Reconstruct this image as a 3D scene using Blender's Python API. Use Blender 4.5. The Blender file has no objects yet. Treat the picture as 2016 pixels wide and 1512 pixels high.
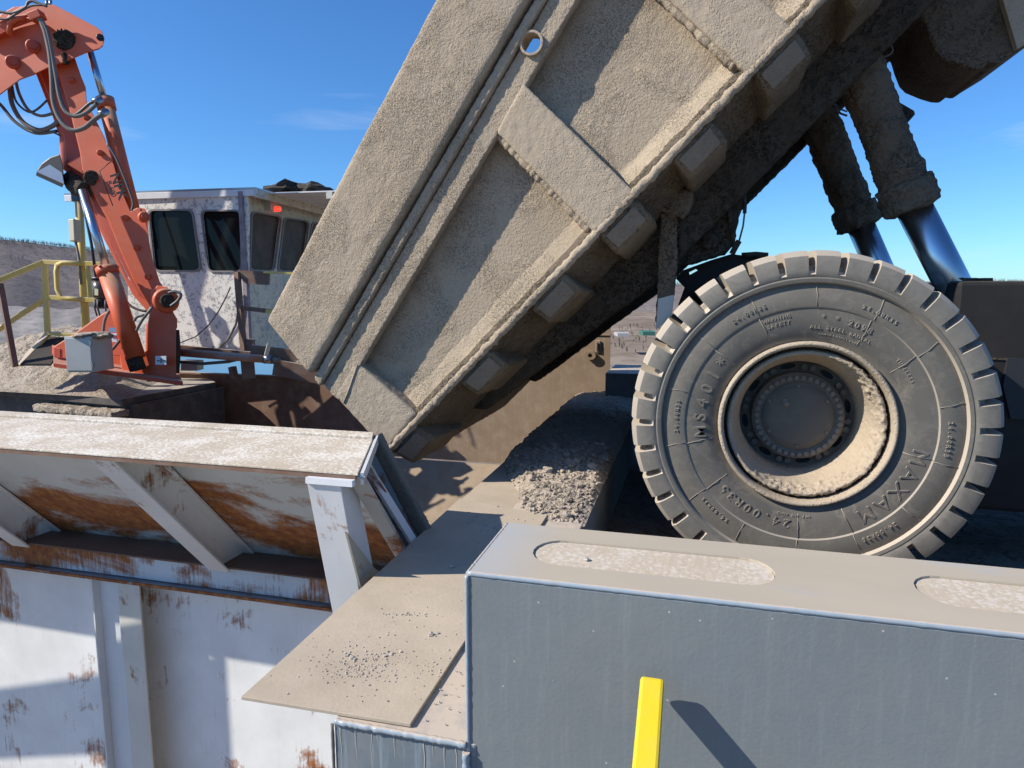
import bpy, bmesh, math, random
from mathutils import Vector, Matrix, noise
from mathutils.geometry import tessellate_polygon
random.seed(7)
R = math.radians
S = bpy.context.scene
COL = S.collection
# ---------------------------------------------------------------- camera
FPX = 1316.0; PITCH = R(7.5); YAW = R(15.0); ZC = 1.86
cd = bpy.data.cameras.new('camera'); cam = bpy.data.objects.new('camera', cd); COL.objects.link(cam)
cam.location = (0, 0, ZC); cam.rotation_euler = (R(90) - PITCH, 0, YAW)
cd.sensor_width = 36; cd.lens = 36 * FPX / 2016; cd.clip_start = 0.05; cd.clip_end = 9000
S.camera = cam
S.render.resolution_x = 1024; S.render.resolution_y = 768
# ---------------------------------------------------------------- sky, sun, exposure
SUN = Vector((0.71, 0.37, -0.60)).normalized()
W = bpy.data.worlds.new("World"); S.world = W; W.use_nodes = True
nt = W.node_tree; nt.nodes.clear()
wo = nt.nodes.new('ShaderNodeOutputWorld'); bg = nt.nodes.new('ShaderNodeBackground')
sk = nt.nodes.new('ShaderNodeTexSky'); sk.sky_type = 'NISHITA'; sk.sun_disc = False
sk.sun_elevation = math.asin(-SUN.z); sk.sun_rotation = math.atan2(-SUN.x, -SUN.y)
sk.altitude = 200; sk.air_density = 1.0; sk.dust_density = 0.3; sk.ozone_density = 3.0
bg.inputs[1].default_value = 0.12
tc = nt.nodes.new('ShaderNodeTexCoord'); mp = nt.nodes.new('ShaderNodeMapping')
mp.inputs['Scale'].default_value = (1.6, 1.6, 13.0); mp.inputs['Rotation'].default_value = (R(3), R(-2), R(60)); mp.inputs['Location'].default_value = (2.3, .7, 4.1)
nz = nt.nodes.new('ShaderNodeTexNoise'); nz.inputs['Scale'].default_value = 1.9; nz.inputs['Detail'].default_value = 7
nz.inputs['Distortion'].default_value = 0.6
cr = nt.nodes.new('ShaderNodeValToRGB'); cr.color_ramp.elements[0].position = .62; cr.color_ramp.elements[1].position = .9
cr.color_ramp.elements[1].color = (.42, .42, .42, 1)
mx = nt.nodes.new('ShaderNodeMix'); mx.data_type = 'RGBA'; mx.inputs[7].default_value = (4.6, 5.3, 6.2, 1)
hs = nt.nodes.new('ShaderNodeHueSaturation'); hs.inputs['Saturation'].default_value = 1.08
l = nt.links.new
l(tc.outputs['Generated'], mp.inputs[0]); l(mp.outputs[0], nz.inputs[0]); l(nz.outputs[0], cr.inputs[0])
tn = nt.nodes.new('ShaderNodeMix'); tn.data_type = 'RGBA'; tn.blend_type = 'MULTIPLY'; tn.inputs[0].default_value = 1; tn.inputs[7].default_value = (.46, .755, 1.04, 1)
l(cr.outputs[0], mx.inputs[0]); l(sk.outputs[0], hs.inputs['Color']); l(hs.outputs[0], tn.inputs[6]); l(tn.outputs[2], mx.inputs[6]); l(mx.outputs[2], bg.inputs[0]); l(bg.outputs[0], wo.inputs[0])
sd = bpy.data.lights.new('sun', 'SUN'); sd.energy = 4.6; sd.angle = R(.5); sd.color = (1, .92, .80)
so = bpy.data.objects.new('sun', sd); COL.objects.link(so); so.rotation_euler = SUN.to_track_quat('-Z', 'Y').to_euler()
so.location = (-20, -10, 20)
vs = S.view_settings; vs.view_transform = 'Standard'; vs.look = 'None'; vs.exposure = 0.46; vs.gamma = 1; vs.use_curve_mapping = False

# ---------------------------------------------------------------- helpers
def ray(px, py):
    x = (px - 1008) / FPX; y = -(py - 756) / FPX
    fw = math.cos(PITCH) + y * math.sin(PITCH); dn = math.sin(PITCH) - y * math.cos(PITCH)
    return Vector((x * math.cos(YAW) - fw * math.sin(YAW), x * math.sin(YAW) + fw * math.cos(YAW), -dn))
CAMP = Vector((0, 0, ZC))
def oY(px, py, Y): d = ray(px, py); return CAMP + d * (Y / d.y)
def oX(px, py, X): d = ray(px, py); return CAMP + d * (X / d.x)
def oZ(px, py, Z): d = ray(px, py); return CAMP + d * ((Z - ZC) / d.z)
def oD(px, py, D): return CAMP + ray(px, py) * D
V = Vector

def thing(name, label, cat, loc=(0, 0, 0), group=None):
    o = bpy.data.objects.new(name, None); COL.objects.link(o); o.location = loc; o.empty_display_size = .2
    o['label'] = label; o['category'] = cat
    if group: o['group'] = group
    return o
def tag(o, label=None, cat=None, group=None, kind=None):
    if label: o['label'] = label
    if cat: o['category'] = cat
    if group: o['group'] = group
    if kind: o['kind'] = kind
    return o
def rootloc(p):
    v = V((0, 0, 0))
    while p is not None: v = v + p.location; p = p.parent
    return v

class MB:
    def __init__(s): s.v = []; s.f = []; s.sm = []
    def add(s, vs_, fs, smooth=False):
        b = len(s.v); s.v += [V(q) for q in vs_]; s.f += [tuple(b + i for i in f) for f in fs]; s.sm += [smooth] * len(fs); return s
    def box(s, a, b):
        x0, y0, z0 = a; x1, y1, z1 = b
        return s.add([(x0,y0,z0),(x1,y0,z0),(x1,y1,z0),(x0,y1,z0),(x0,y0,z1),(x1,y0,z1),(x1,y1,z1),(x0,y1,z1)],
                     [(0,3,2,1),(4,5,6,7),(0,1,5,4),(1,2,6,5),(2,3,7,6),(3,0,4,7)])
    def hexa(s, q):   # 8 corners, bottom 4 then top 4
        return s.add(q, [(0,3,2,1),(4,5,6,7),(0,1,5,4),(1,2,6,5),(2,3,7,6),(3,0,4,7)])
    def prism(s, pts, vec, holes=()):
        pts = [V(p) for p in pts]; vec = V(vec)
        loops = [pts] + [[V(p) for p in h] for h in holes]
        allp = [p for L in loops for p in L]; n = len(allp)
        if holes: tr = [tuple(t) for t in tessellate_polygon(loops)]
        else: tr = [tuple(range(len(pts)))]
        fs = list(tr) + [tuple(reversed([i + n for i in t])) for t in tr]
        b = 0
        for L in loops:
            m = len(L)
            for i in range(m): j = (i + 1) % m; fs.append((b + j, b + i, b + i + n, b + j + n))
            b += m
        return s.add(allp + [p + vec for p in allp], fs)
    def tube(s, pts, r, n=10, cap=True, radii=None, smooth=True):
        pts = [V(p) for p in pts]; base = len(s.v); up = None; k = len(pts)
        for i, p in enumerate(pts):
            t = (pts[min(i+1, k-1)] - pts[max(i-1, 0)]).normalized()
            if up is None:
                up = t.orthogonal().normalized()
            up = (up - t * up.dot(t)).normalized(); w = t.cross(up); rr = radii[i] if radii else r
            for j in range(n):
                a = 2 * math.pi * j / n; s.v.append(p + (up * math.cos(a) + w * math.sin(a)) * rr)
        for i in range(k - 1):
            for j in range(n):
                q = (j + 1) % n
                s.f.append((base+i*n+j, base+i*n+q, base+(i+1)*n+q, base+(i+1)*n+j)); s.sm.append(smooth)
        if cap:
            s.f.append(tuple(base + j for j in reversed(range(n)))); s.sm.append(False)
            s.f.append(tuple(base + (k-1)*n + j for j in range(n))); s.sm.append(False)
        return s
    def beam(s, a, b, w, h, up=(0, 0, 1)):
        a = V(a); b = V(b); t = (b - a).normalized(); u = V(up); u = (u - t * u.dot(t)).normalized(); q = t.cross(u)
        c = []
        for p in (a, b):
            c += [p - q*w/2 - u*h/2, p + q*w/2 - u*h/2, p + q*w/2 + u*h/2, p - q*w/2 + u*h/2]
        return s.add(c, [(0,1,2,3),(7,6,5,4),(1,0,4,5),(2,1,5,6),(3,2,6,7),(0,3,7,4)])
    def lathe(s, prof, c, n=64, smooth=True, axis='Y'):   # prof (y, r) around the Y axis through c
        base = len(s.v); m = len(prof)
        for i in range(n):
            a = 2 * math.pi * i / n
            for (y, r) in prof: s.v.append(V(c) + V((r*math.cos(a), y, r*math.sin(a))))
        for i in range(n):
            j = (i + 1) % n
            for k in range(m - 1):
                s.f.append((base+i*m+k, base+i*m+k+1, base+j*m+k+1, base+j*m+k)); s.sm.append(smooth)
        return s
    def rock(s, c, r, seed=0, sq=.7, sub=1):
        bm = bmesh.new(); bmesh.ops.create_icosphere(bm, subdivisions=sub, radius=1)
        k = V((seed * 3.7, seed * 1.3, seed * .9))
        vs_ = []
        for v in bm.verts:
            d = 1 + .55 * noise.noise(v.co * 1.3 + k) + .25 * noise.noise(v.co * 3 + k)
            vs_.append(V(c) + V((v.co.x * r * d, v.co.y * r * d, v.co.z * r * d * sq)))
        fs = [tuple(v.index for v in f.verts) for f in bm.faces]; bm.free()
        return s.add(vs_, fs)
    def build(s, name, mat, parent=None, bevel=0, merge=False, recalc=True):
        off = rootloc(parent)
        me = bpy.data.meshes.new(name); me.from_pydata([tuple(v - off) for v in s.v], [], s.f)
        if recalc:
            bm = bmesh.new(); bm.from_mesh(me)
            bmesh.ops.recalc_face_normals(bm, faces=bm.faces); bm.to_mesh(me); bm.free()
        if len(me.polygons) == len(s.sm):
            me.polygons.foreach_set('use_smooth', s.sm)
        me.materials.append(mat); me.update()
        o = bpy.data.objects.new(name, me); COL.objects.link(o)
        if parent: o.parent = parent
        if bevel:
            md = o.modifiers.new('bevel', 'BEVEL'); md.width = bevel; md.segments = 2; md.limit_method = 'ANGLE'; md.angle_limit = R(40)
        return o
_tex = {}
def ctex(size, depth=3):
    k = (size, depth)
    if k not in _tex:
        t = bpy.data.textures.new('clods', 'CLOUDS'); t.noise_scale = size; t.noise_depth = depth; _tex[k] = t
    return _tex[k]
def mud(o, vox=.016, amps=((.05, .012),), smooth=True):   # crust: even remesh, then displaced
    m = o.modifiers.new('re', 'REMESH'); m.mode = 'VOXEL'; m.voxel_size = vox; m.use_smooth_shade = smooth
    for size, amp in amps:
        d = o.modifiers.new('d', 'DISPLACE'); d.texture = ctex(size); d.strength = amp; d.mid_level = .5; d.texture_coords = 'LOCAL'
    return o

# ---------------------------------------------------------------- materials
def M(name): m = bpy.data.materials.new(name); m.use_nodes = True; return m, m.node_tree, m.node_tree.nodes['Principled BSDF']
def nn(nt, t, **kw):
    n = nt.nodes.new(t)
    for k, v in kw.items():
        if k in n.inputs: n.inputs[k].default_value = v
        else: setattr(n, k, v)
    return n
def coords(nt, scale=(1, 1, 1), rot=(0, 0, 0)):
    t = nn(nt, 'ShaderNodeTexCoord'); m = nn(nt, 'ShaderNodeMapping'); m.inputs['Scale'].default_value = scale; m.inputs['Rotation'].default_value = rot
    nt.links.new(t.outputs['Object'], m.inputs[0]); return m.outputs[0]
def noi(nt, vec, scale, detail=6, rough=.6, dist=0):
    n = nn(nt, 'ShaderNodeTexNoise', Scale=scale, Detail=detail, Roughness=rough, Distortion=dist); nt.links.new(vec, n.inputs['Vector']); return n.outputs['Fac']
def ramp(nt, fac, stops):
    r = nn(nt, 'ShaderNodeValToRGB'); e = r.color_ramp.elements
    while len(e) < len(stops): e.new(.5)
    for i, (p, c) in enumerate(stops):
        e[i].position = p; e[i].color = (c, c, c, 1) if isinstance(c, (int, float)) else (*c, 1)
    nt.links.new(fac, r.inputs[0]); return r.outputs[0]
def mix(nt, fac, a, b, mode='MIX'):
    m = nn(nt, 'ShaderNodeMix'); m.data_type = 'RGBA'; m.blend_type = mode
    for idx, v in ((0, fac), (6, a), (7, b)):
        if hasattr(v, 'is_linked'): nt.links.new(v, m.inputs[idx])
        elif idx == 0: m.inputs[0].default_value = v
        else: m.inputs[idx].default_value = (*v, 1)
    return m.outputs[2]
def bump(nt, bs, layers):
    prev = None
    for (h, st, d) in layers:
        b = nn(nt, 'ShaderNodeBump', Strength=st, Distance=d); nt.links.new(h, b.inputs['Height'])
        if prev: nt.links.new(prev, b.inputs['Normal'])
        prev = b.outputs[0]
    nt.links.new(prev, bs.inputs['Normal'])

def m_mud(name, a, b, clod=26, st=.9, dist=.02, fine=120):
    m, t, bs = M(name); v = coords(t)
    n1 = noi(t, v, 1.7, 5); n2 = noi(t, v, clod, 4, .65); n3 = noi(t, v, fine, 3); n0 = noi(t, v, 2.4, 4, .6, .8)
    vo = nn(t, 'ShaderNodeTexVoronoi', Scale=clod * 1.9); vo.inputs['Randomness'].default_value = 1; t.links.new(v, vo.inputs['Vector'])
    vr = ramp(t, vo.outputs['Distance'], ((0, 1.), (.42, 0.)))
    pm = ramp(t, n0, ((.42, .10), (.60, 1.)))          # smoother and rougher patches
    vm = nn(t, 'ShaderNodeMath', operation='MULTIPLY'); t.links.new(vr, vm.inputs[0]); t.links.new(pm, vm.inputs[1])
    c = mix(t, ramp(t, n1, ((.3, 0), (.7, 1))), a, b)
    c = mix(t, ramp(t, n2, ((.35, .0), (.75, .35))), c, tuple(x * 1.18 for x in b))
    c = mix(t, ramp(t, n3, ((.30, .35), (.5, 0))), c, tuple(x * .6 for x in a))
    n4 = noi(t, v, clod * 1.7, 2, .5, 0); pit = ramp(t, n4, ((.36, 0), (.47, 1)))     # small pits between grains
    c = mix(t, ramp(t, n4, ((.30, .45), (.38, 0))), c, tuple(x * .5 for x in a))  # pits darkened in colour too, standing in for their self-shadow
    pm2 = nn(t, 'ShaderNodeMath', operation='MULTIPLY'); t.links.new(pit, pm2.inputs[0]); t.links.new(pm, pm2.inputs[1])
    t.links.new(c, bs.inputs['Base Color']); bs.inputs['Roughness'].default_value = .95; bs.inputs['Specular IOR Level'].default_value = .15
    bump(t, bs, ((vm.outputs[0], st, dist * .7), (n2, st, dist), (pm2.outputs[0], st, dist * .8), (n3, st * .8, dist * .3)))
    return m
mMud = m_mud('dried_mud', (.375, .305, .222), (.45, .37, .275), 55, .9, .010)
mMudFine = m_mud('dust_coat', (.39, .32, .235), (.455, .375, .28), 45, .55, .008, 160)
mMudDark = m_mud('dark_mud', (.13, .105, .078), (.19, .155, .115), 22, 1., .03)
mMudMid = m_mud('weathered_mud', (.17, .135, .095), (.235, .19, .135), 30, 1., .015)
mMudPatch = m_mud('grey_mud', (.20, .17, .135), (.255, .22, .175), 30, .5, .01)
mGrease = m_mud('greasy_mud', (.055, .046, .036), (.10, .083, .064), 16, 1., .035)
mDirt = m_mud('rubble_dirt', (.38, .32, .25), (.50, .43, .35), 20, 1., .03)
mStone = m_mud('stone', (.33, .29, .25), (.50, .45, .39), 40, .6, .006)
mGround = m_mud('ground', (.20, .165, .13), (.30, .25, .20), 7, 1., .05)

def m_dusty_plate(name, base=(.405, .34, .258), bright=(.50, .42, .325)):
    m, t, bs = M(name); v = coords(t)
    n1 = noi(t, v, 2.2, 6, .65); n2 = noi(t, v, 60, 4); n3 = noi(t, v, 9, 5, .7, 1.2)
    vo = nn(t, 'ShaderNodeTexVoronoi', Scale=34.); t.links.new(v, vo.inputs['Vector'])
    c = mix(t, ramp(t, n1, ((.32, 0), (.68, 1))), base, bright)
    c = mix(t, ramp(t, n3, ((.55, 0), (.75, .35))), c, (.40, .33, .27))
    c = mix(t, ramp(t, n2, ((.28, .4), (.42, 0))), c, (.33, .27, .21))
    t.links.new(c, bs.inputs['Base Color']); bs.inputs['Roughness'].default_value = .9; bs.inputs['Specular IOR Level'].default_value = .2
    bump(t, bs, ((n2, .35, .004), (n1, .3, .01)))
    return m
mPlate = m_dusty_plate('dusty_plate')
def m_scuffed(name, lo=.765, white=(.74, .70, .62)):   # pale dust rubbed through to white
    m, t, bs = M(name); v = coords(t, (1, 1, 1)); v2 = coords(t, (7, 1.2, 1), (0, 0, R(35)))
    n1 = noi(t, v, 3.0, 5, .6); n2 = noi(t, v, 55, 5, .75, .4); n3 = noi(t, v2, 9, 5, .7)
    s = nn(t, 'ShaderNodeMath', operation='ADD'); t.links.new(n2, s.inputs[0]); 
    s2 = nn(t, 'ShaderNodeMath', operation='MULTIPLY'); s2.inputs[1].default_value = .55; t.links.new(n1, s2.inputs[0]); t.links.new(s2.outputs[0], s.inputs[1])
    k = ramp(t, s.outputs[0], ((lo, 0), (lo + .065, .95)))
    c = mix(t, ramp(t, n3, ((.4, 0), (.65, 1))), (.46, .385, .29), (.54, .455, .345))
    c = mix(t, k, c, white)
    t.links.new(c, bs.inputs['Base Color']); bs.inputs['Roughness'].default_value = .85
    bump(t, bs, ((n2, .3, .003),))
    return m
mScuff = m_scuffed('scuffed_dust'); mScuffPale = m_scuffed('scuffed_pale_dust', .79, (.60, .54, .46))
def m_rusty(name, paint=(.62, .66, .66), amount=.5, stretch=(1, 1, 1), rot=(0, 0, 0), sc=1.3, grad=None, gloss=.42, streak=.30):
    m, t, bs = M(name); v = coords(t, stretch, rot); vf = coords(t, (14, 14, 1.2)); v1 = coords(t)
    n1 = noi(t, v, sc, 9, .62, .5); n2 = noi(t, v1, 14, 6, .7); n3 = noi(t, vf, 3, 6, .7); n4 = noi(t, v1, 2.6, 5)
    a = nn(t, 'ShaderNodeMath', operation='MULTIPLY_ADD'); a.inputs[1].default_value = streak; t.links.new(n3, a.inputs[0]); t.links.new(n1, a.inputs[2])
    b = nn(t, 'ShaderNodeMath', operation='MULTIPLY_ADD'); b.inputs[1].default_value = .12; t.links.new(n2, b.inputs[0]); t.links.new(a.outputs[0], b.inputs[2])
    th = 1.04 - amount * .5 - (.30 - streak) * .5
    if grad:                       # rust gathers where water stands at the foot of the sheet
        sx = nn(t, 'ShaderNodeSeparateXYZ'); t.links.new(v1, sx.inputs[0]); gz_ = nn(t, 'ShaderNodeMapRange'); t.links.new(sx.outputs['Z'], gz_.inputs['Value'])
        for k_, q_ in zip(('From Min', 'From Max', 'To Min', 'To Max'), grad): gz_.inputs[k_].default_value = q_
        b2_ = nn(t, 'ShaderNodeMath', operation='ADD'); t.links.new(b.outputs[0], b2_.inputs[0]); t.links.new(gz_.outputs[0], b2_.inputs[1]); b = b2_
    k = ramp(t, b.outputs[0], ((th - .05, 0), (th, .55), (th + .06, 1)))
    rc = ramp(t, n2, ((.3, (.14, .048, .02)), (.5, (.27, .095, .03)), (.72, (.46, .21, .06))))
    pc = mix(t, ramp(t, n4, ((.35, 0), (.7, 1))), paint, tuple(x * .86 for x in paint))
    pc = mix(t, ramp(t, n3, ((.58, 0), (.75, .35))), pc, (.47, .45, .38))
    c = mix(t, k, pc, rc); t.links.new(c, bs.inputs['Base Color'])
    r = ramp(t, k, ((0, gloss), (1, .9))); t.links.new(r, bs.inputs['Roughness'])
    bump(t, bs, ((k, .25, .002), (n2, .15, .002)))
    return m
mHopRust = m_rusty('rusting_white_paint', amount=.665, stretch=(.6, 1, 1.2), rot=(0, R(-30), 0), sc=1.7, grad=(1.95, 2.95, .13, -.12), streak=.14)
mHopWhite = m_rusty('white_paint', (.80, .81, .80), amount=.44, sc=2.0)
mHopBeam = m_rusty('stained_white_paint', (.56, .61, .65), amount=.66, stretch=(.5, 1, 1), sc=2.2)
mHopPost = m_rusty('chipped_white_paint', (.68, .70, .71), amount=.33, sc=3.0)
def m_solid(name, c, rough=.6, metal=0, var=.12, sc=6, bmp=.1):
    m, t, bs = M(name); v = coords(t); n = noi(t, v, sc, 6, .65); n2 = noi(t, v, sc * 9, 4)
    cc = mix(t, ramp(t, n, ((.3, 0), (.7, 1))), c, tuple(x * (1 - var) for x in c)); t.links.new(cc, bs.inputs['Base Color'])
    bs.inputs['Roughness'].default_value = rough; bs.inputs['Metallic'].default_value = metal
    bump(t, bs, ((n2, bmp, .004),)); return m
def m_dust_top(name, c, dust=(.50, .42, .34), rough=.45, amt=.5, streaks=0., up=.75, bm_=.12, spots=0.):
    m, t, bs = M(name); v = coords(t); vs2 = coords(t, (22, 22, 1.1))
    n = noi(t, v, 5, 7, .65); n2 = noi(t, v, 70, 4); ns = noi(t, vs2, 1.6, 6, .7); nf = noi(t, v, 1.3, 4)
    g = nn(t, 'ShaderNodeNewGeometry'); sp = nn(t, 'ShaderNodeSeparateXYZ'); t.links.new(g.outputs['Normal'], sp.inputs[0])
    upm = ramp(t, sp.outputs['Z'], ((max(0, up - .25), 0), (up, 1)))
    dm = nn(t, 'ShaderNodeMath', operation='MULTIPLY'); t.links.new(upm, dm.inputs[0]); t.links.new(ramp(t, n, ((.28, .25), (.5, 1.))), dm.inputs[1])
    base = mix(t, ramp(t, nf, ((.3, 0), (.7, 1))), c, tuple(x * .86 for x in c))
    base = mix(t, ramp(t, n, ((.45, 0), (.8, amt))), base, dust)
    if streaks: base = mix(t, ramp(t, ns, ((.52, 0), (.75, streaks))), base, tuple(min(1, x * 1.7 + .05) for x in c))
    if spots:
        vo = nn(t, 'ShaderNodeTexVoronoi', Scale=17.); t.links.new(v, vo.inputs['Vector'])
        base = mix(t, ramp(t, vo.outputs['Distance'], ((.035, spots), (.06, 0))), base, (.75, .75, .72))
    cc = mix(t, dm.outputs[0], base, dust); t.links.new(cc, bs.inputs['Base Color'])
    rr = ramp(t, dm.outputs[0], ((0, rough), (1, .92))); t.links.new(rr, bs.inputs['Roughness'])
    bump(t, bs, ((n2, bm_, .003), (n, bm_, .004))); return m
mGrey = m_dust_top('grey_gloss_paint', (.20, .228, .24), amt=.10, streaks=.16, rough=.30, spots=.5, bm_=.28)
def m_top():
    m, t, bs = M('dusty_grey_top'); v = coords(t, (.6, 1.6, 1)); v1 = coords(t)
    n = noi(t, v, 3.5, 6, .65); n2 = noi(t, v1, 60, 4); n3 = noi(t, v, 1.2, 4)
    c = mix(t, ramp(t, n3, ((.3, 0), (.7, 1))), (.405, .35, .27), (.47, .405, .315))
    c = mix(t, ramp(t, n, ((.58, 0), (.72, .55))), c, (.36, .38, .40))
    sx = nn(t, 'ShaderNodeSeparateXYZ'); t.links.new(v1, sx.inputs[0]); e = ramp(t, sx.outputs['X'], ((0.0, 0), (1, 1)))
    mr = nn(t, 'ShaderNodeMapRange'); t.links.new(sx.outputs['X'], mr.inputs['Value'])
    for k_, q_ in zip(('From Min', 'From Max', 'To Min', 'To Max'), (-.66, -.42, .85, 0)): mr.inputs[k_].default_value = q_
    mm = nn(t, 'ShaderNodeMath', operation='MULTIPLY'); t.links.new(mr.outputs[0], mm.inputs[0]); t.links.new(ramp(t, n2, ((.3, .4), (.6, 1))), mm.inputs[1])
    c = mix(t, mm.outputs[0], c, (.36, .40, .44))
    t.links.new(c, bs.inputs['Base Color']); bs.inputs['Roughness'].default_value = .85; bump(t, bs, ((n2, .15, .003),)); return m
mTop = m_top()
mWeld = m_dust_top('painted_weld', (.30, .37, .43), amt=.3, rough=.35, up=.95)
mOrange = m_dust_top('orange_paint', (.66, .105, .030), dust=(.50, .26, .16), amt=.24, rough=.5)
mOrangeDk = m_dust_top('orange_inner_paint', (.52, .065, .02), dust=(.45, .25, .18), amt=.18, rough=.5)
mYellow = m_dust_top('yellow_paint', (.80, .58, .015), dust=(.62, .47, .16), amt=.35, rough=.38, up=1.3, bm_=.2)
mPatchRun = m_solid('dried_splash', (.36, .35, .31), .9)
mYellowOld = m_dust_top('faded_yellow_paint', (.74, .56, .15), amt=.4, rough=.6)
mBlack = m_solid('black_plastic', (.02, .02, .022), .45)
mHose = m_solid('rubber_hose', (.10, .10, .10), .5)
mHoseL = m_solid('dusty_hose', (.19, .175, .155), .8)
mSkirt = m_dust_top('dusty_shaded_plate', (.085, .075, .07), dust=(.40, .34, .28), amt=.3, rough=.9)  # base darkened so the colour carries the shade on the skirts
mChrome = m_solid('chrome_rod', (.50, .53, .58), .27, 1, .05, 3, .0)
mSteel = m_solid('worn_steel', (.35, .36, .38), .35, .9)
mBrown = m_dust_top('brown_rusty_steel', (.185, .105, .07), dust=(.36, .29, .23), amt=.5, rough=.75)
mTanWall = m_dust_top('tan_dusty_wall', (.27, .195, .13), dust=(.36, .285, .205), amt=.85, rough=.9, streaks=.25)
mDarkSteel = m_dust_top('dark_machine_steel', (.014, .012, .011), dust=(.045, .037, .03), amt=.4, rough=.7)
mBox = m_dust_top('grey_enclosure_paint', (.56, .57, .53), amt=.35, rough=.5)
mGlass, t_, b_ = M('dark_glass'); b_.inputs['Base Color'].default_value = (.012, .014, .014, 1); b_.inputs['Roughness'].default_value = .04; b_.inputs['Specular IOR Level'].default_value = .12
b_.inputs['Transmission Weight'].default_value = .0
mGlassB = m_solid('painted_reflection_glass', (.12, .085, .06), .5, 0, .6, 3.5, .03); mGlassB.node_tree.nodes['Principled BSDF'].inputs['Specular IOR Level'].default_value = .15  # brown reflection painted into the pane's base colour
mWhite = m_solid('white_metal', (.75, .76, .78), .4)
mRed, t_, b_ = M('red_lamp'); b_.inputs['Base Color'].default_value = (.6, .02, .01, 1); b_.inputs['Emission Color'].default_value = (1, .06, .03, 1); b_.inputs['Emission Strength'].default_value = 1.2
mDarkIn = m_solid('dark_interior', (.02, .018, .017), .9)
def m_cab(nm='flaking_white_paint', ca=(.84, .82, .77), cb=(.72, .69, .62)):
    m, t, bs = M(nm); v = coords(t); n = noi(t, v, 12, 8, .75, .5); n2 = noi(t, v, 40, 6, .75); n3 = noi(t, v, 1.4, 4)
    a = nn(t, 'ShaderNodeMath', operation='MULTIPLY_ADD'); a.inputs[1].default_value = .5; t.links.new(n2, a.inputs[0]); t.links.new(n, a.inputs[2])
    a2 = nn(t, 'ShaderNodeMath', operation='MULTIPLY_ADD'); a2.inputs[1].default_value = .22; t.links.new(n3, a2.inputs[0]); t.links.new(a.outputs[0], a2.inputs[2])
    k = ramp(t, a2.outputs[0], ((.90, 0), (.93, 1)))
    under = ramp(t, n2, ((.4, (.46, .48, .48)), (.6, (.33, .31, .31))))
    c = mix(t, ramp(t, n3, ((.3, 0), (.7, 1))), ca, cb); c = mix(t, k, c, under)
    t.links.new(c, bs.inputs['Base Color']); bs.inputs['Roughness'].default_value = .75; bump(t, bs, ((k, .4, -.002),)); return m
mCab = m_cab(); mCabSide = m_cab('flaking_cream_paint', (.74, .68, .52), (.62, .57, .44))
def m_tyre(nm, z_):
    m, t, bs = M(nm); v = coords(t); n = noi(t, v, 3.2, 7, .65, .5); n2 = noi(t, v, 45, 6, .7); n3 = noi(t, v, 9, 7, .75, 1.2)
    g = nn(t, 'ShaderNodeNewGeometry'); sp = nn(t, 'ShaderNodeSeparateXYZ'); t.links.new(g.outputs['Normal'], sp.inputs[0])
    av = nn(t, 'ShaderNodeMath', operation='ABSOLUTE'); t.links.new(sp.outputs['Y'], av.inputs[0])
    tread = ramp(t, av.outputs[0], ((.45, 1), (.9, 0)))
    c = mix(t, ramp(t, n, ((.3, 0), (.7, 1))), (.092, .086, .076), (.145, .133, .112))
    c = mix(t, ramp(t, n3, ((.50, 0), (.70, .75))), c, (.24, .21, .16))
    c = mix(t, ramp(t, n2, ((.62, 0), (.75, .3))), c, (.24, .22, .19))
    c = mix(t, ramp(t, n2, ((.25, .25), (.38, 0))), c, (.04, .04, .04))
    sx = nn(t, 'ShaderNodeSeparateXYZ'); t.links.new(v, sx.inputs[0]); cx = nn(t, 'ShaderNodeCombineXYZ')
    for o_, off_ in (('X', .77), ('Z', -1.045)):
        ad = nn(t, 'ShaderNodeMath', operation='ADD'); ad.inputs[1].default_value = off_; t.links.new(sx.outputs[o_], ad.inputs[0]); t.links.new(ad.outputs[0], cx.inputs[o_])
    ln = nn(t, 'ShaderNodeVectorMath', operation='LENGTH'); t.links.new(cx.outputs[0], ln.inputs[0])
    lr = nn(t, 'ShaderNodeMapRange'); t.links.new(ln.outputs['Value'], lr.inputs['Value']); lr.inputs['From Min'].default_value = .915; lr.inputs['From Max'].default_value = .93
    lugc = mix(t, ramp(t, n3, ((.35, 0), (.65, 1))), (.125, .12, .11), (.215, .20, .17))
    c = mix(t, lr.outputs[0], c, lugc)
    rim_ = nn(t, 'ShaderNodeMapRange'); t.links.new(ln.outputs['Value'], rim_.inputs['Value']); rim_.inputs['From Min'].default_value = .62; rim_.inputs['From Max'].default_value = .80; rim_.inputs['To Max'].default_value = .35
    c = mix(t, rim_.outputs[0], c, (.19, .175, .145))
    c = mix(t, tread, c, (.46, .40, .325))
    t.links.new(c, bs.inputs['Base Color']); bs.inputs['Roughness'].default_value = .72
    bump(t, bs, ((n2, .2, .004), (n3, .12, .006))); return m
mTyre = m_tyre('tyre_rubber', 0); mTyreText = m_solid('tyre_lettering', (.10, .094, .082), .7, 0, .3, 9)
mLug = m_dust_top('worn_tread_rubber', (.20, .20, .195), dust=(.44, .38, .305), amt=.5, rough=.75, up=.9)
mRubDk = m_solid('black_rubber', (.022, .024, .03), .6)
mWater, t_, b_ = M('pond_water'); b_.inputs['Base Color'].default_value = (.10, .16, .20, 1); b_.inputs['Roughness'].default_value = .12
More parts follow.
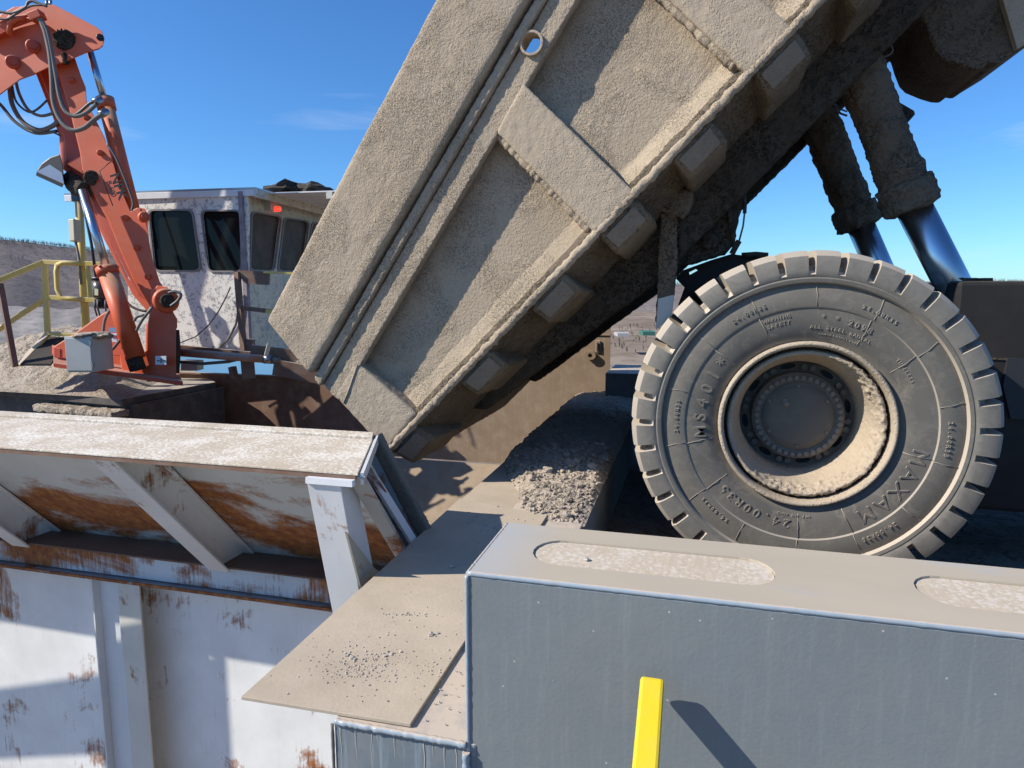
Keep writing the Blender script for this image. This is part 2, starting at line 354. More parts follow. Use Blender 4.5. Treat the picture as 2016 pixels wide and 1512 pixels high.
def m_land(name, cols, sc):
    m, t, bs = M(name); v = coords(t, (1, 1, 2)); n = noi(t, v, sc, 9, .7, .3); n2 = noi(t, v, sc * 7, 6, .75)
    c = ramp(t, n, ((.3, cols[0]), (.48, cols[1]), (.68, cols[2])))
    c = mix(t, ramp(t, n2, ((.45, 0), (.6, .5))), c, tuple(x * .55 for x in cols[0]))
    t.links.new(c, bs.inputs['Base Color']); bs.inputs['Roughness'].default_value = 1; bs.inputs['Specular IOR Level'].default_value = 0
    bump(t, bs, ((n2, .6, .5),)); return m
mField = m_land('winter_field', ((.17, .135, .11), (.28, .225, .18), (.36, .30, .24)), .012)
mHill = m_land('bare_woods', ((.165, .145, .14), (.20, .175, .165), (.225, .195, .18)), .02)
mSpoil = m_land('grey_spoil', ((.24, .22, .205), (.30, .28, .26), (.36, .335, .31)), .03)
mTwig = m_solid('bare_twigs', (.22, .19, .175), 1)
mScrub = m_solid('scrub', (.20, .17, .12), 1, 0, .5, .3)

# ================================================================= SETTING
def band_mesh(rings, az0, az1, n, name, mat, smooth=True):   # rings: list of fn(az_px)->Vector
    mb = MB(); m = len(rings)
    for i in range(n + 1):
        a = az0 + (az1 - az0) * i / n
        for f in rings: mb.v.append(V(f(a)))
    for i in range(n):
        for k in range(m - 1):
            mb.f.append((i*m+k, (i+1)*m+k, (i+1)*m+k+1, i*m+k+1)); mb.sm.append(smooth)
    return tag(mb.build(name, mat, recalc=False), kind='structure')
def lerp_tab(tab, x):
    for (x0, y0), (x1, y1) in zip(tab, tab[1:]):
        if x <= x1: k = max(0, min(1, (x - x0) / (x1 - x0))); return y0 + (y1 - y0) * k
    return tab[-1][1]
# ground: one sheet to the horizon, with a quarry bench below the platform
GZ = -15.0
def gz(x, y):
    r = math.hypot(x, y)
    return GZ + 1.0 * noise.noise(V((x * .02, y * .02, 1))) + .3 * noise.noise(V((x * .11, y * .11, 5)))
mb = MB(); NR = 60; NA = 96; rr = [0.0] + [4 * (1.155 ** i) for i in range(NR)]
rr = [min(q, 7500) for q in rr]
for i, r_ in enumerate(rr):
    for j in range(NA):
        a = 2 * math.pi * j / NA; x = r_ * math.cos(a); y = r_ * math.sin(a); mb.v.append(V((x, y, gz(x, y) if r_ < 3000 else GZ)))
for i in range(len(rr) - 1):
    for j in range(NA):
        k = (j + 1) % NA; mb.f.append((i*NA+j, (i+1)*NA+j, (i+1)*NA+k, i*NA+k)); mb.sm.append(True)
tag(mb.build('ground', mField, recalc=False), kind='structure')
def dirxy(px):   # horizontal unit direction for a photo column
    d = ray(px, 583); return V((d.x, d.y, 0)).normalized()
ridge = [(-900, 440), (-200, 470), (0, 474), (60, 480), (110, 484), (215, 497), (400, 525), (650, 548), (1200, 560), (1300, 562), (1400, 560), (1900, 554), (2016, 557), (2900, 545)]
def ridge_z(px, D): return ZC + D * (583 - lerp_tab(ridge, px)) / FPX * math.cos(math.atan((px - 1008) / FPX))
def hill(px, k):
    D = 760 + 260 * k
    D *= 1 + .05 * noise.noise(V((px * .004, 3.1, 0)))
    z = GZ - 2 + (ridge_z(px, 1020) - GZ + 2) * (k ** .75) + (3 * noise.noise(V((px * .013, k * 3, 0))) if 0 < k else 0)
    q = dirxy(px) * D; return (q.x, q.y, z)
ks = [0, .15, .3, .45, .6, .75, .9, 1.0]
band_mesh([(lambda a, k=k: hill(a, k)) for k in ks] + [lambda a: (dirxy(a) * 1500).to_tuple()[:2] + (ridge_z(a, 1020) - 25,)], -1100, 3100, 220, 'wooded_hill', mHill)
# spoil bank (left, middle distance)
def bank(px, k):
    D = 300 + 90 * k; q = dirxy(px) * D
    topy = lerp_tab([(-600, 590), (0, 604), (150, 606), (300, 612), (700, 622), (1150, 625), (1250, 648)], px)
    zt = ZC - D * (topy - 583) / FPX * math.cos(math.atan((px - 1008) / FPX))
    hgt = {0: GZ - 1, .35: GZ + (zt - GZ) * .45, .5: GZ + (zt - GZ) * .5, .8: zt - .3, 1: zt}[k]
    return (q.x, q.y, hgt + 1.6 * noise.noise(V((px * .02, k * 4, 7))) * (0 if k == 0 else 1))
band_mesh([(lambda a, k=k: bank(a, k)) for k in (0, .35, .5, .8, 1)] + [lambda a: (dirxy(a) * 450).to_tuple()[:2] + (GZ - 2,)], -700, 1150, 150, 'spoil_bank', mSpoil)
# pond
mb = MB(); pts = []
for px, py in ((-600, 700), (0, 697), (160, 693), (420, 697), (700, 706), (760, 730), (700, 790), (300, 820), (-600, 900)):
    q = oZ(px, py, -13.2); pts.append(q)
mb.add(pts, [tuple(range(len(pts)))])
tag(mb.build('pond', mWater), kind='structure')
# bare woods along the hill
def twiggy(mb, base, h, n, spread=.35, w=.012):
    for i in range(n):
        a = random.uniform(0, 6.28); t0 = random.uniform(.15, .6) * h; tl = random.uniform(.5, 1.0) * h
        p = base + V((0, 0, t0 if i else 0)); tip = base + V((math.cos(a) * spread * h * random.random(), math.sin(a) * spread * h * random.random(), tl if i else h))
        s = V((-math.sin(a), math.cos(a), 0)) * h * w * (1.8 if i == 0 else 1)
        b = len(mb.v); mb.v += [p - s, p + s, tip]; mb.f.append((b, b + 1, b + 2)); mb.sm.append(False)
mb = MB()
for i in range(6500):
    px = random.uniform(-120, 2150)
    if 560 < px < 1180 or 1420 < px < 1860: continue
    k = random.choice([random.uniform(.3, 1.0), 1.0, random.uniform(.85, 1)]); b = V(hill(px, min(1, k)))
    b.z = GZ - 2 + (ridge_z(px, 1020) - GZ + 2) * (min(1, k) ** .75) - 1
    twiggy(mb, b, random.uniform(3.5, 7), 10, .6, .016)
tag(mb.build('bare_woods', mTwig, recalc=False), 'bare winter woods covering the long far hill', 'woods', kind='stuff')
mb = MB()
for (x0, x1, D0, D1, n, h0, h1) in ((1195, 1350, 60, 90, 120, .6, 1.3), (1195, 1420, 200, 420, 130, 1.5, 3), (0, 260, 430, 700, 160, 4, 8)):
    for i in range(n):
        px = random.uniform(x0, x1); q = dirxy(px) * random.uniform(D0, D1); q.z = gz(q.x, q.y) - .3
        twiggy(mb, q, random.uniform(h0, h1), 26, .5, .02)
tag(mb.build('scrub', mScrub, recalc=False), 'dry scrub and bare bushes on the fields beyond the truck', 'scrub', kind='stuff')
# distant white and green sheds by the field road, gap right of the hopper wall
def shed(px0, px1, py0, py1, D, mat, label):
    a = oD(px0, py0, D); b = oD(px1, py1, D); t = thing('shed', label, 'shed', (a.x, a.y, b.z))
    d = V((b.x - a.x, b.y - a.y, 0)); q = V((-d.y, d.x, 0)).normalized() * 8; h = a.z - b.z
    p0 = V((a.x, a.y, b.z - .4)); p1 = V((b.x, b.y, b.z - .4)); up = V((0, 0, h + .4))
    MB().hexa([p0, p1, p1 + q, p0 + q, p0 + up * .8, p1 + up * .8, p1 + q + up * .8, p0 + q + up * .8]).build('wall', mat, t)
    r0 = p0 + up * .8 + V((0, 0, .02)); r1 = p1 + up * .8 + V((0, 0, .02)); rg = q / 2 + V((0, 0, h * .35))
    MB().add([r0, r1, r1 + q, r0 + q, r0 + rg, r1 + rg], [(0, 1, 5, 4), (2, 3, 4, 5), (0, 4, 3), (1, 2, 5), (0, 3, 2, 1)]).build('roof', mWhite if mat is mWhite else mat, t)
shed(1216, 1240, 655, 660, 190, m_solid('dull_white_sheet', (.42, .40, .38), .8), 'long low white shed in the field seen between the bed and the tyre')
shed(1266, 1290, 652, 658, 200, m_solid('green_sheet', (.05, .16, .12), .6), 'low dark green shed half hidden by the tyre edge')

# pad under the truck (compacted quarry fill, one block)
mb = MB().box((-1.13, -3, -14), (30, 12.5, -.055))
tag(mb.build('truck_pad', mGround), kind='structure')

# ================================================================= CURB and GREY BARRIER
CZ = .44
t = thing('dump_curb', 'long grey steel wheel stop curb topped with dust running away under the truck bed', 'curb', (-.88, 1.87, 0))
MB().box((-1.128, 1.872, -1.3), (-.62, 9.2, CZ - .004)).build('curb_beam', m_dust_top('curb_paint', (.16, .20, .23), amt=.3, rough=.5, streaks=.7), t, bevel=.008)
pl = [V((-1.50, 1.85, CZ)), V((-.857, 1.80, CZ)), V((-.857, 4.18, CZ)), V((-1.525, 4.29, CZ))]
MB().prism([oZ(475, 1378, CZ), oZ(808, 1432, CZ), V((-.862, 4.10, CZ)), oZ(905, 985, CZ)], (0, 0, .013)).build('deck_plate', mPlate, t, bevel=.002)
MB().prism([(-1.535, 4.30, CZ - .03), (-.90, 4.13, CZ - .03), (-.90, 9.2, CZ - .03), (-1.535, 9.2, CZ - .03)], (0, 0, .02)).build('rear_plate', mPlate, t)
wb = MB(); pts = [V((-1.122 + i * .01, 1.868 + .003 * noise.noise(V((i * .4, 0, 0))), CZ - .008 + .003 * noise.noise(V((i * .7, 3, 0))))) for i in range(48)]
wb.tube(pts, .011, 8, radii=[.011 + .004 * noise.noise(V((i * 1.1, 7, 0))) for i in range(48)])
pts = [V((-.652 + .003 * noise.noise(V((i * .5, 9, 0))), 1.864, CZ - .03 - i * .01)) for i in range(60)]
wb.tube(pts, .012, 8, radii=[.013 + .006 * noise.noise(V((i * .9, 2, 0))) for i in range(60)])
wb.build('weld_bead', mWeld, t)
pts = [V((-1.133, 1.87, CZ - .02 - i * .02)) for i in range(50)]
MB().tube(pts, .006, 6, radii=[.006 + .003 * noise.noise(V((i * 1.3, 4, 0))) for i in range(50)]).build('corner_weld', mHoseL, t)

random.seed(21)
for k in range(10):
    x = -1.11 + .455 * (k + random.random() * .8) / 10; L = random.uniform(.10, .34); w_ = random.uniform(.0015, .0032)
    n_ = 9; pts = [V((x + .006 * noise.noise(V((k * 3.1, i * .5, 0))) + (.05 * (i / n_) ** 1.5 if k > 12 else 0) * (k - 12) * .3, 1.8732, CZ - .018 - L * i / n_)) for i in range(n_ + 1)]
    MB().tube(pts, w_, 6, radii=[w_ * (1.2 - .9 * i / n_) for i in range(n_ + 1)]).build('mud_run', mPatchRun, t)
# grey barrier wall with two recessed slots on top
WZ = 1.01; X0, X1, Y0, Y1 = -.65, 6.5, 1.876, 2.352
t = thing('steel_barrier', 'wide slate grey box steel barrier with scuffed oval recesses on its dusty top', 'barrier', (0, Y0, 0))
def oval(x0, x1, y0, y1, n=10):
    r = (y1 - y0) / 2; cy = (y0 + y1) / 2; o = []
    for k in range(n + 1): a = -math.pi/2 + math.pi * k / n; o.append((x1 - r * .9 + r * .9 * math.cos(a), cy + r * math.sin(a)))
    for k in range(n + 1): a = math.pi/2 + math.pi * k / n; o.append((x0 + r * .9 + r * .9 * math.cos(a), cy + r * math.sin(a)))
    return o
a_ = oZ(1048, 1086, WZ); b_2 = oZ(1531, 1145, WZ); c_ = oZ(1797, 1150, WZ)
ovs = [oval(a_.x, b_2.x, 2.005, 2.225), oval(c_.x, c_.x + (b_2.x - a_.x), 2.005, 2.225), oval(c_.x + 1.02, c_.x + 1.7, 2.005, 2.225)]
MB().prism([(X0, Y0, WZ - .010), (X1, Y0, WZ - .010), (X1, Y1, WZ - .010), (X0, Y1, WZ - .010)], (0, 0, .010), holes=[[(x, y, WZ - .010) for x, y in o] for o in ovs]).build('top_plate', mTop, t)
MB().box((X0, Y0 + .001, -1.0), (X1, Y1 - .001, WZ - .011)).build('barrier_body', mGrey, t, bevel=.006)
for o in ovs:
    MB().prism([(x, y, WZ - .0105) for x, y in oval(min(p[0] for p in o) + .002, max(p[0] for p in o) - .002, 2.007, 2.223)], (0, 0, .0035)).build('slot_plate', mScuffPale, t)
wb = MB(); N = 420
pts = [V((X0 + (X1 - X0) * i / N, Y0 + .006 + .001 * noise.noise(V((i * .3, 0, 0))), WZ - .006)) for i in range(N + 1)]
wb.tube(pts, .009, 8, radii=[.0088 + .0014 * noise.noise(V((i * .9, 7, 0))) for i in range(N + 1)])
pts = [V((X0 + .002, Y0 + .001, WZ - .01 - i * .012)) for i in range(60)]
wb.tube(pts, .008, 8, radii=[.0075 + .002 * noise.noise(V((i * .9, 17, 0))) for i in range(60)])
pts = [V((X0 + .003, Y0 + i * .012, WZ - .004)) for i in range(40)]
wb.tube(pts, .006, 8, radii=[.006 + .002 * noise.noise(V((i * .9, 27, 0))) for i in range(40)])
wb.build('weld_bead', mWeld, t)

# yellow handrail coming off the barrier toward the viewer
t = thing('handrail', 'bright yellow square tube handrail ending just in front of the grey barrier', 'handrail', (-.07, 1.82, 0))
T0 = oY(1284, 1350, 1.83) + V((0, 0, .012)); dr = V((-.012, -2.16, -1.0)).normalized()
MB().beam(T0, T0 + dr * 1.3, .066, .05, up=(0, -.42, .9)).build('rail_tube', mYellow, t, bevel=.009)

# rubble heap on the curb
mb = MB(); nx, ny = 70, 300; xa, xb, ya, yb = -1.52, -.605, 4.0, 9.1
def heap(x, y):
    u = (x - xa) / (xb - xa); e = max(0, min(1, (y - 3.95) / 1.0)); prof = math.sin(math.pi * min(1, max(0, .06 + u * .86))) ** .35
    hgt = .10 * e * prof + .03 * max(0, min(1, (y - 5.2) / 1.5)) * prof
    left = max(0, min(1, (x + 1.10) / .14 + max(0, y - 4.35) * 3.2)) # bare plate strip in front
    right = min(1, max(0, (xb - x) / .05))
    hgt = hgt * left * (.25 + .75 * right)
    n = .022 * noise.fractal(V((x * 9, y * 9, 2)), .8, 2.2, 5) + .012 * noise.noise(V((x * 34, y * 34, 1)))
    return CZ - .012 + hgt + (n * min(1, (e * left * 1.2)) if y > 4.0 else 0) - .012 * (1 - left)
for i in range(nx + 1):
    for j in range(ny + 1):
        x = xa + (xb - xa) * i / nx; y = ya + (yb - ya) * j / ny; mb.v.append(V((x, y, heap(x, y))))
for i in range(nx):
    for j in range(ny):
        k = i * (ny + 1) + j; mb.f.append((k, k + ny + 1, k + ny + 2, k + 1)); mb.sm.append(True)
for i in range(3300):
    x = random.uniform(xa + .03, xb - .02); y = 4.05 + 3.6 * random.random() ** 1.5
    if x < -1.08 and y < 4.75 and random.random() < .93: continue
    r_ = random.choice([.004, .005, .006, .008, .010, .013, .018]) * random.uniform(.7, 1.2)
    mb.rock((x, y, heap(x, y) + r_ * .3), r_, i % 37, .7, 1)
for i in range(60):
    x = random.uniform(-1.15, xb - .03); y = random.uniform(4.1, 5.9); r_ = random.uniform(.018, .045)
    mb.rock((x, y, heap(x, y) + r_ * .35), r_, i, .65, 1)
tag(mb.build('rubble', mDirt), 'heap of pale crushed rock and dust spilled along the top of the curb', 'rubble', kind='stuff')
# grit scattered on the deck plate
mb = MB()
def grit(px, py, sx, sy, n, r0, r1):
    for i in range(n):
        q = oZ(px + random.gauss(0, sx), py + random.gauss(0, sy), CZ + .013)
        if q.x < -1.48 or q.x > -.66 or q.y < 1.9: continue
        if q.x > -.865 and q.y < 4: q.z = CZ
        r_ = random.uniform(r0, r1) * random.uniform(.6, 1); mb.rock((q.x, q.y, q.z + r_ * .3), r_, i % 41, .7, 1)
grit(712, 1312, 38, 18, 190, .0025, .0055); grit(712, 1310, 90, 34, 150, .002, .006); grit(695, 1295, 5, 3, 14, .006, .010); grit(775, 1288, 8, 3, 12, .005, .010)
grit(800, 1210, 26, 2.2, 40, .003, .006); grit(820, 1200, 60, 30, 26, .002, .005); grit(880, 1330, 40, 40, 60, .002, .005); grit(950, 1075, 60, 20, 40, .003, .008); grit(960, 1030, 40, 15, 30, .004, .012)
grit(850, 1250, 4, 2, 7, .005, .009)
tag(mb.build('grit', mStone), 'loose grit and chips scattered over the dusty deck plate', 'grit', kind='stuff')
for (px, py, z, r_, lab) in ((1155, 1103, WZ - .006, .010, 'small dark pebble lying in the first oval recess of the grey barrier'),
                             (890, 1117, CZ + .013, .016, 'flat stone lying in the dark shadow on the deck plate'),
                             (848, 1251, CZ + .013, .013, 'angular stone alone right of centre on the sunlit deck plate')):
    q = oZ(px, py, z); tag(MB().rock((q.x, q.y, z + r_ * .35), r_, int(px), .6, 2).build('stone', mStone), lab, 'stone')

# ================================================================= HOPPER
HZ = 1.02
t = thing('hopper', 'big white painted steel dump hopper with rust patches and a dusty top rim', 'hopper', (-3.5, 3.6, -2))
YA, YB = 2.81, 3.67
XL = -9.0
# top cap with mitred right end, rear lip strip
MB().prism([(XL, YA, HZ - .012), (-1.515, YA, HZ - .012), (-1.80, 3.53, HZ - .012), (XL, 3.53, HZ - .012)], (0, 0, .012)).build('rim_cap', mScuff, t, bevel=.003)
MB().prism([(XL, 3.545, HZ - .03), (-1.808, 3.545, HZ - .03), (-1.86, YB, HZ - .03), (XL, YB, HZ - .03)], (0, 0, .042)).build('rear_lip', mScuff, t, bevel=.003)
MB().box((XL, YA + .004, HZ - .035), (-1.53, YA + .02, HZ - .0125)).build('rim_edge', mBrown, t)
# sloped rusty flare panel
def quadplate(a, b, c, d, th, name, mat, bevel=.003, parent=None, lab=None):
    n = (V(b) - V(a)).cross(V(d) - V(a)).normalized() * th
    o = MB().prism([a, b, c, d], n).build(name, mat, parent or t, bevel=bevel); return o
quadplate((XL, 3.13, HZ - .02), (-1.62, 3.13, HZ - .02), (-1.62, 4.10, -.09), (XL, 4.10, -.09), -.012, 'flare_panel', mHopRust)
# end plate: two flanged triangles down to the curb
A, D_, B_, C_ = V((-1.85, 3.67, HZ)), V((-1.515, 2.83, HZ)), V((-1.535, 3.67, CZ)), V((-1.535, 3.34, CZ))
Bd = B_ + (B_ - A) * .5; Cd = C_ + (C_ - D_) * .5
e = MB(); e.prism([A + V((-.05, -.02, -.03)), D_ + V((-.05, 0, -.03)), Cd + V((-.05, 0, 0))], (-.012, 0, 0)).prism([A + V((-.05, -.02, -.03)), Cd + V((-.05, 0, 0)), Bd + V((-.05, 0, 0))], (-.012, 0, 0))
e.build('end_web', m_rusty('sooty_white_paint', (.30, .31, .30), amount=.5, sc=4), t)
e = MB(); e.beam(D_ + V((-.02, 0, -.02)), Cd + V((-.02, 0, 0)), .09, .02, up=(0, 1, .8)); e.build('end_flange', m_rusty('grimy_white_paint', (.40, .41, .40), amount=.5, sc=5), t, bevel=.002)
e = MB(); e.beam(A + V((-.01, .0, -.01)), Bd + V((-.01, 0, 0)), .10, .05, up=(0, 1, .3)); mud(e.build('wear_bar', mMudPatch, t), .012, ((.03, .008),))
e = MB(); e.beam(D_ + (A - D_) * .0 + V((.012, 0, -.03)), A + V((.012, 0, -.03)), .016, .056); e.build('end_lip', mHopPost, t)
# mid diagonal rib inside end plate
e = MB(); e.beam(D_ * .55 + A * .45 + V((-.02, 0, -.06)), Cd * .4 + Bd * .6 + V((-.01, 0, 0)), .02, .06, up=(0, 1, .3)); e.build('end_rib', mHopPost, t)
# corner post
p0 = V((-1.69, 2.80, HZ - .035)); p1 = V((-1.69, 3.03, .05))
MB().beam(p0 + V((0, .0, -.02)), p1, .18, .016, up=(0, -1, -.2)).build('post_flange', mHopPost, t, bevel=.002)
MB().prism([p0 + V((.08, .012, -.02)), p0 + V((.08, .16, -.02)), p1 + V((.08, .20, 0)), p1 + V((.08, .012, 0))], (-.012, 0, 0)).build('post_web', mHopPost, t)
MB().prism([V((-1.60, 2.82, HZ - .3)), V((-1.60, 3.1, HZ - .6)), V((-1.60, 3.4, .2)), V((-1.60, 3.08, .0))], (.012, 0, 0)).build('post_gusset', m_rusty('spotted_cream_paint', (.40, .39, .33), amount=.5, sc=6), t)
MB().beam(V((-1.78, 2.795, HZ - .045)), V((-1.53, 2.795, HZ - .045)), .03, .03).build('weld_bead', mWhite, t)
# gussets (T section) every 1.16 m
def gusset(x):
    g = MB(); a = V((x, 2.83, HZ - .028)); b = V((x, 3.70, .0)); g.beam(a, b, .165, .014, up=(0, -1, -.85))
    f = g.build('gusset_flange', mHopPost, t, bevel=.002)
    w = MB().prism([V((x - .005, 2.86, HZ - .04)), V((x - .005, 3.16, HZ - .04)), V((x - .005, 4.08, -.06)), V((x - .005, 3.74, -.02))], (.012, 0, 0)).build('gusset_web', mHopWhite, t)
    c = MB().beam(V((x + .03, 3.105, HZ - .04)), V((x + .03, 4.045, -.07)), .11, .016, up=(0, -1, -.9)).build('gusset_foot', mHopWhite, t)
    s_ = MB().prism([V((x + .012, 3.80, .02)), V((x + .012, 4.08, -.04)), V((x + .15, 4.06, -.02))], (0, .01, .012)).build('scallop_plate', mBrown, t)
gx_ = oY(40, 1078, 3.69).x
for x in (-3.06, gx_, 2 * gx_ + 3.06): gusset(x)
# I-beam
BZ1, BZ0 = .035, -.17
MB().box((XL, 3.69, BZ1 - .012), (-1.45, 4.16, BZ1)).build('beam_top_flange', m_dust_top('rusty_ledge', (.12, .06, .04), dust=(.17, .12, .09), amt=.5), t)
MB().box((XL, 3.745, BZ0 + .012), (-1.45, 3.757, BZ1 - .013)).build('beam_web', mHopBeam, t)
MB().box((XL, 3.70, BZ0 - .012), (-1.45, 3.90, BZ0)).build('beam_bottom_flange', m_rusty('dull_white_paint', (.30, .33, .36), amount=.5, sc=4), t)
MB().box((XL, 3.688, BZ0 - .016), (-1.45, 3.699, BZ0 + .004)).build('flange_edge', m_rusty('rusty_edge', (.5, .5, .5), amount=1.0, sc=6), t)
# side wall and stiffeners
MB().box((XL, 3.90, -4), (-1.45, 3.915, BZ0 - .002)).build('side_wall', mHopWhite, t)
def stiff(x):
    MB().box((x, 3.66, -4), (x + .075, 3.885, BZ0 - .02)).build('stiffener_web', mHopPost, t)
    MB().box((x, 3.63, -4), (x + .01, 3.899, BZ0 - .02)).build('stiffener_flange', mHopPost, t)
xs = oY(183, 1200, 3.70).x; xe = oY(245, 1200, 3.70).x
for x in (xs, xs - 2.2, xs - 4.4):
    MB().box((x, 3.70, -4), (x + .012, 3.899, BZ0 - .02)).build('stiffener', mHopPost, t)
    MB().box((x + .013, 3.76, -4), (x + .225, 3.772, BZ0 - .02)).build('stiffener', mHopBeam if 0 else mHopPost, t)
    MB().box((x + .235, 3.70, -4), (x + .247, 3.899, BZ0 - .02)).build('stiffener', mHopPost, t)
    MB().box((x + .248, 3.70, -4), (x + .43, 3.712, BZ0 - .02)).build('stiffener', m_rusty('cream_paint', (.62, .61, .55), amount=.36, sc=4), t)
# added out-of-view plate, shaped to shade the hopper's lower wall, and its bracket
MB().prism([(-9.5, 2.5, .5), (-8.14, 2.5, .87), (-7.12, 2.5, 1.15), (-5.9, 2.5, 1.5), (-5.9, 2.5, -.4), (-7.05, 2.5, -.4), (-7.1, 2.5, .5), (-8.22, 2.5, .24), (-9.5, 2.5, -.1)], (0, .012, 0)).build('shadow_caster_plate', mHopPost, t)
MB().beam(V((-9.4, 2.5, .3)), V((-9.4, 3.9, .3)), .08, .08).build('shadow_caster_bracket', mHopPost, t)
# dark inside
MB().prism([V((XL, 4.12, -.1)), V((-1.55, 4.12, -.1)), V((-1.55, 5.6, -3.5)), V((XL, 5.6, -3.5))], (0, .01, 0)).build('inner_slope', mBrown, t)
# back wall of the hopper: brown left part, tan mud coated right part
BW = 9.3
t = thing('hopper_back_wall', 'rust brown steel back wall of the hopper, tan with dust toward the right', 'wall', (-5, BW, -3))
MB().prism([(-10.2, BW, -.6), (-4.55, BW, -.6), (-4.55, BW, .575), (-10.2, BW, .575)], (0, .02, 0)).build('brown_panel', mBrown, t)
MB().box((-10.2, BW - .05, .576), (-4.56, BW + .05, .60)).build('top_rail', mBrown, t)
MB().prism([(-4.54, BW - .004, -.6), (-1.08, BW - .004, -.6), (-1.08, BW - .004, 1.75), (-4.54, BW - .004, 1.75)], (0, .02, 0)).build('tan_panel', mTanWall, t)
MB().box((-2.2, BW - .02, 1.315), (-1.085, BW - .005, 1.325)).build('weld_seam', mBrown, t)
q = oY(1177, 683, BW); lg = MB(); lg.box((q.x - .03, BW - .03, q.z - .08), (q.x + .04, BW - .005, q.z + .09)); lg.build('lug_plate', mTanWall, t, bevel=.01)
MB().box((q.x - .005, BW - .045, q.z - .055), (q.x + .008, BW - .0305, q.z + .06)).build('slot_bar', mDarkSteel, t)
q = oY(1163, 699, BW); lg = MB(); n_ = 12
lg.prism([(q.x + .08 * math.cos(a * 6.283 / n_), BW - .07, q.z + .065 * math.sin(a * 6.283 / n_)) for a in range(n_)], (0, .06, 0), holes=[[(q.x + .03 * math.cos(-a * 6.283 / n_), BW - .07, q.z + .03 * math.sin(-a * 6.283 / n_)) for a in range(n_)]])
lg.build('lifting_eye', mTanWall, t)
MB().prism([(-10.2, BW - .01, -.62), (-1.2, BW - .01, -.62), (-1.2, 6.2, -4.2), (-10.2, 6.2, -4.2)], (0, 0, -.03)).build('chute_slope', mTanWall, t)
# far barrier block
tag(MB().box((-1.07, 8.72, 0), (6, 9.9, .86)).build('far_barrier', m_dust_top('shaded_grey_paint', (.10, .13, .16), amt=.2, up=1.2), bevel=.01), 'dark grey barrier block on the far side of the truck behind the tyre', 'barrier')

# ================================================================= DUMP TRUCK
TR = thing('dump_truck', 'mud caked haul truck with its dump bed raised over the hopper', 'dump truck', (1.5, 6.3, 0))
TX, TZ = -2.213, .681; cu, su = math.cos(R(45.4)), math.sin(R(45.4))
def B(u, w, y): return V((TX + u * cu - w * su, y, TZ + u * su + w * cu))
UF = 5.6
def slab(poly, y0, y1, holes=()):
    return MB().prism([B(u, w, y0) for u, w in poly], (0, y1 - y0, 0), holes=[[B(u, w, y0) for u, w in h] for h in holes])
body = slab([(.02, .60), (UF, 1.58), (UF, 0.05), (.02, .05)], 4.70, 4.74).build('dump_body', mMud, TR)
tag(body, 'tilted dump bed side')
# gentle belly on the recessed panel
def strip_panel(u0, u1, prof, name, mat, amps=((.06, .010), (.4, .02)), vox=.02, parent=body):
    mb = MB(); m_ = len(prof)
    f_ = lambda u, w: (.605 + .19 * u) if w > .9 else w
    mb.add([B(u, f_(u, w), y) for u in (u0, u1) for (w, y) in prof], [tuple(range(m_)), tuple(reversed(range(m_, 2 * m_)))] + [((i + 1) % m_, i, i + m_, (i + 1) % m_ + m_) for i in range(m_)]); return mud(mb.build(name, mat, parent), vox, amps)
strip_panel(.30, 2.30, [(.0, 4.60), (.08, 4.66), (.22, 4.705), (.62, 4.715), (1.0, 4.715), (1.0, 4.745), (.0, 4.745)], 'side_panel', mMud)
strip_panel(2.50, 3.65, [(-.01, 4.555), (.185, 4.70), (1.27, 4.70), (1.27, 4.73), (-.01, 4.73)], 'side_panel', mMud)
strip_panel(3.80, UF, [(-.01, 4.555), (.185, 4.70), (1.6, 4.70), (1.6, 4.73), (-.01, 4.73)], 'side_panel', mMud)
# top rail band
o = slab([(.0, .822), (.04, 1.372), (UF, 1.372 + .199 * (UF - .04)), (UF, .822 + .1835 * UF)], 4.475, 4.80).build('top_rail', mMud, body, bevel=.035)
mud(o, .018, ((.05, .008), (.5, .015)))
# strip below the rail and upper side member with the hole
mud(slab([(-.02, .720), (-.01, .800), (UF, .800 + .1835 * UF), (UF, .720 + .188 * UF)], 4.520, 4.70).build('rail_strip', mMud, body), .016, ((.05, .010),))
hc = (2.81, 1.185)
hole = [(hc[0] + .066 * math.cos(-a * 6.283 / 24), hc[1] + .066 * math.sin(-a * 6.283 / 24)) for a in range(24)]
o = slab([(0, .535), (-.01, .715), (UF, .715 + .188 * UF), (UF, .535 + .19 * UF)], 4.555, 4.635, holes=[hole]).build('side_member', mMud, body)
mud(o, .016, ((.05, .010),))
ring = MB(); n_ = 28
ring.prism([B(hc[0] + .080 * math.cos(a * 6.283 / n_), hc[1] + .080 * math.sin(a * 6.283 / n_), 4.53) for a in range(n_)], (0, .115, 0),
           holes=[[B(hc[0] + .064 * math.cos(-a * 6.283 / n_), hc[1] + .064 * math.sin(-a * 6.283 / n_), 4.53) for a in range(n_)]])
ring.build('lifting_hole_sleeve', mMudFine, body, bevel=.006)
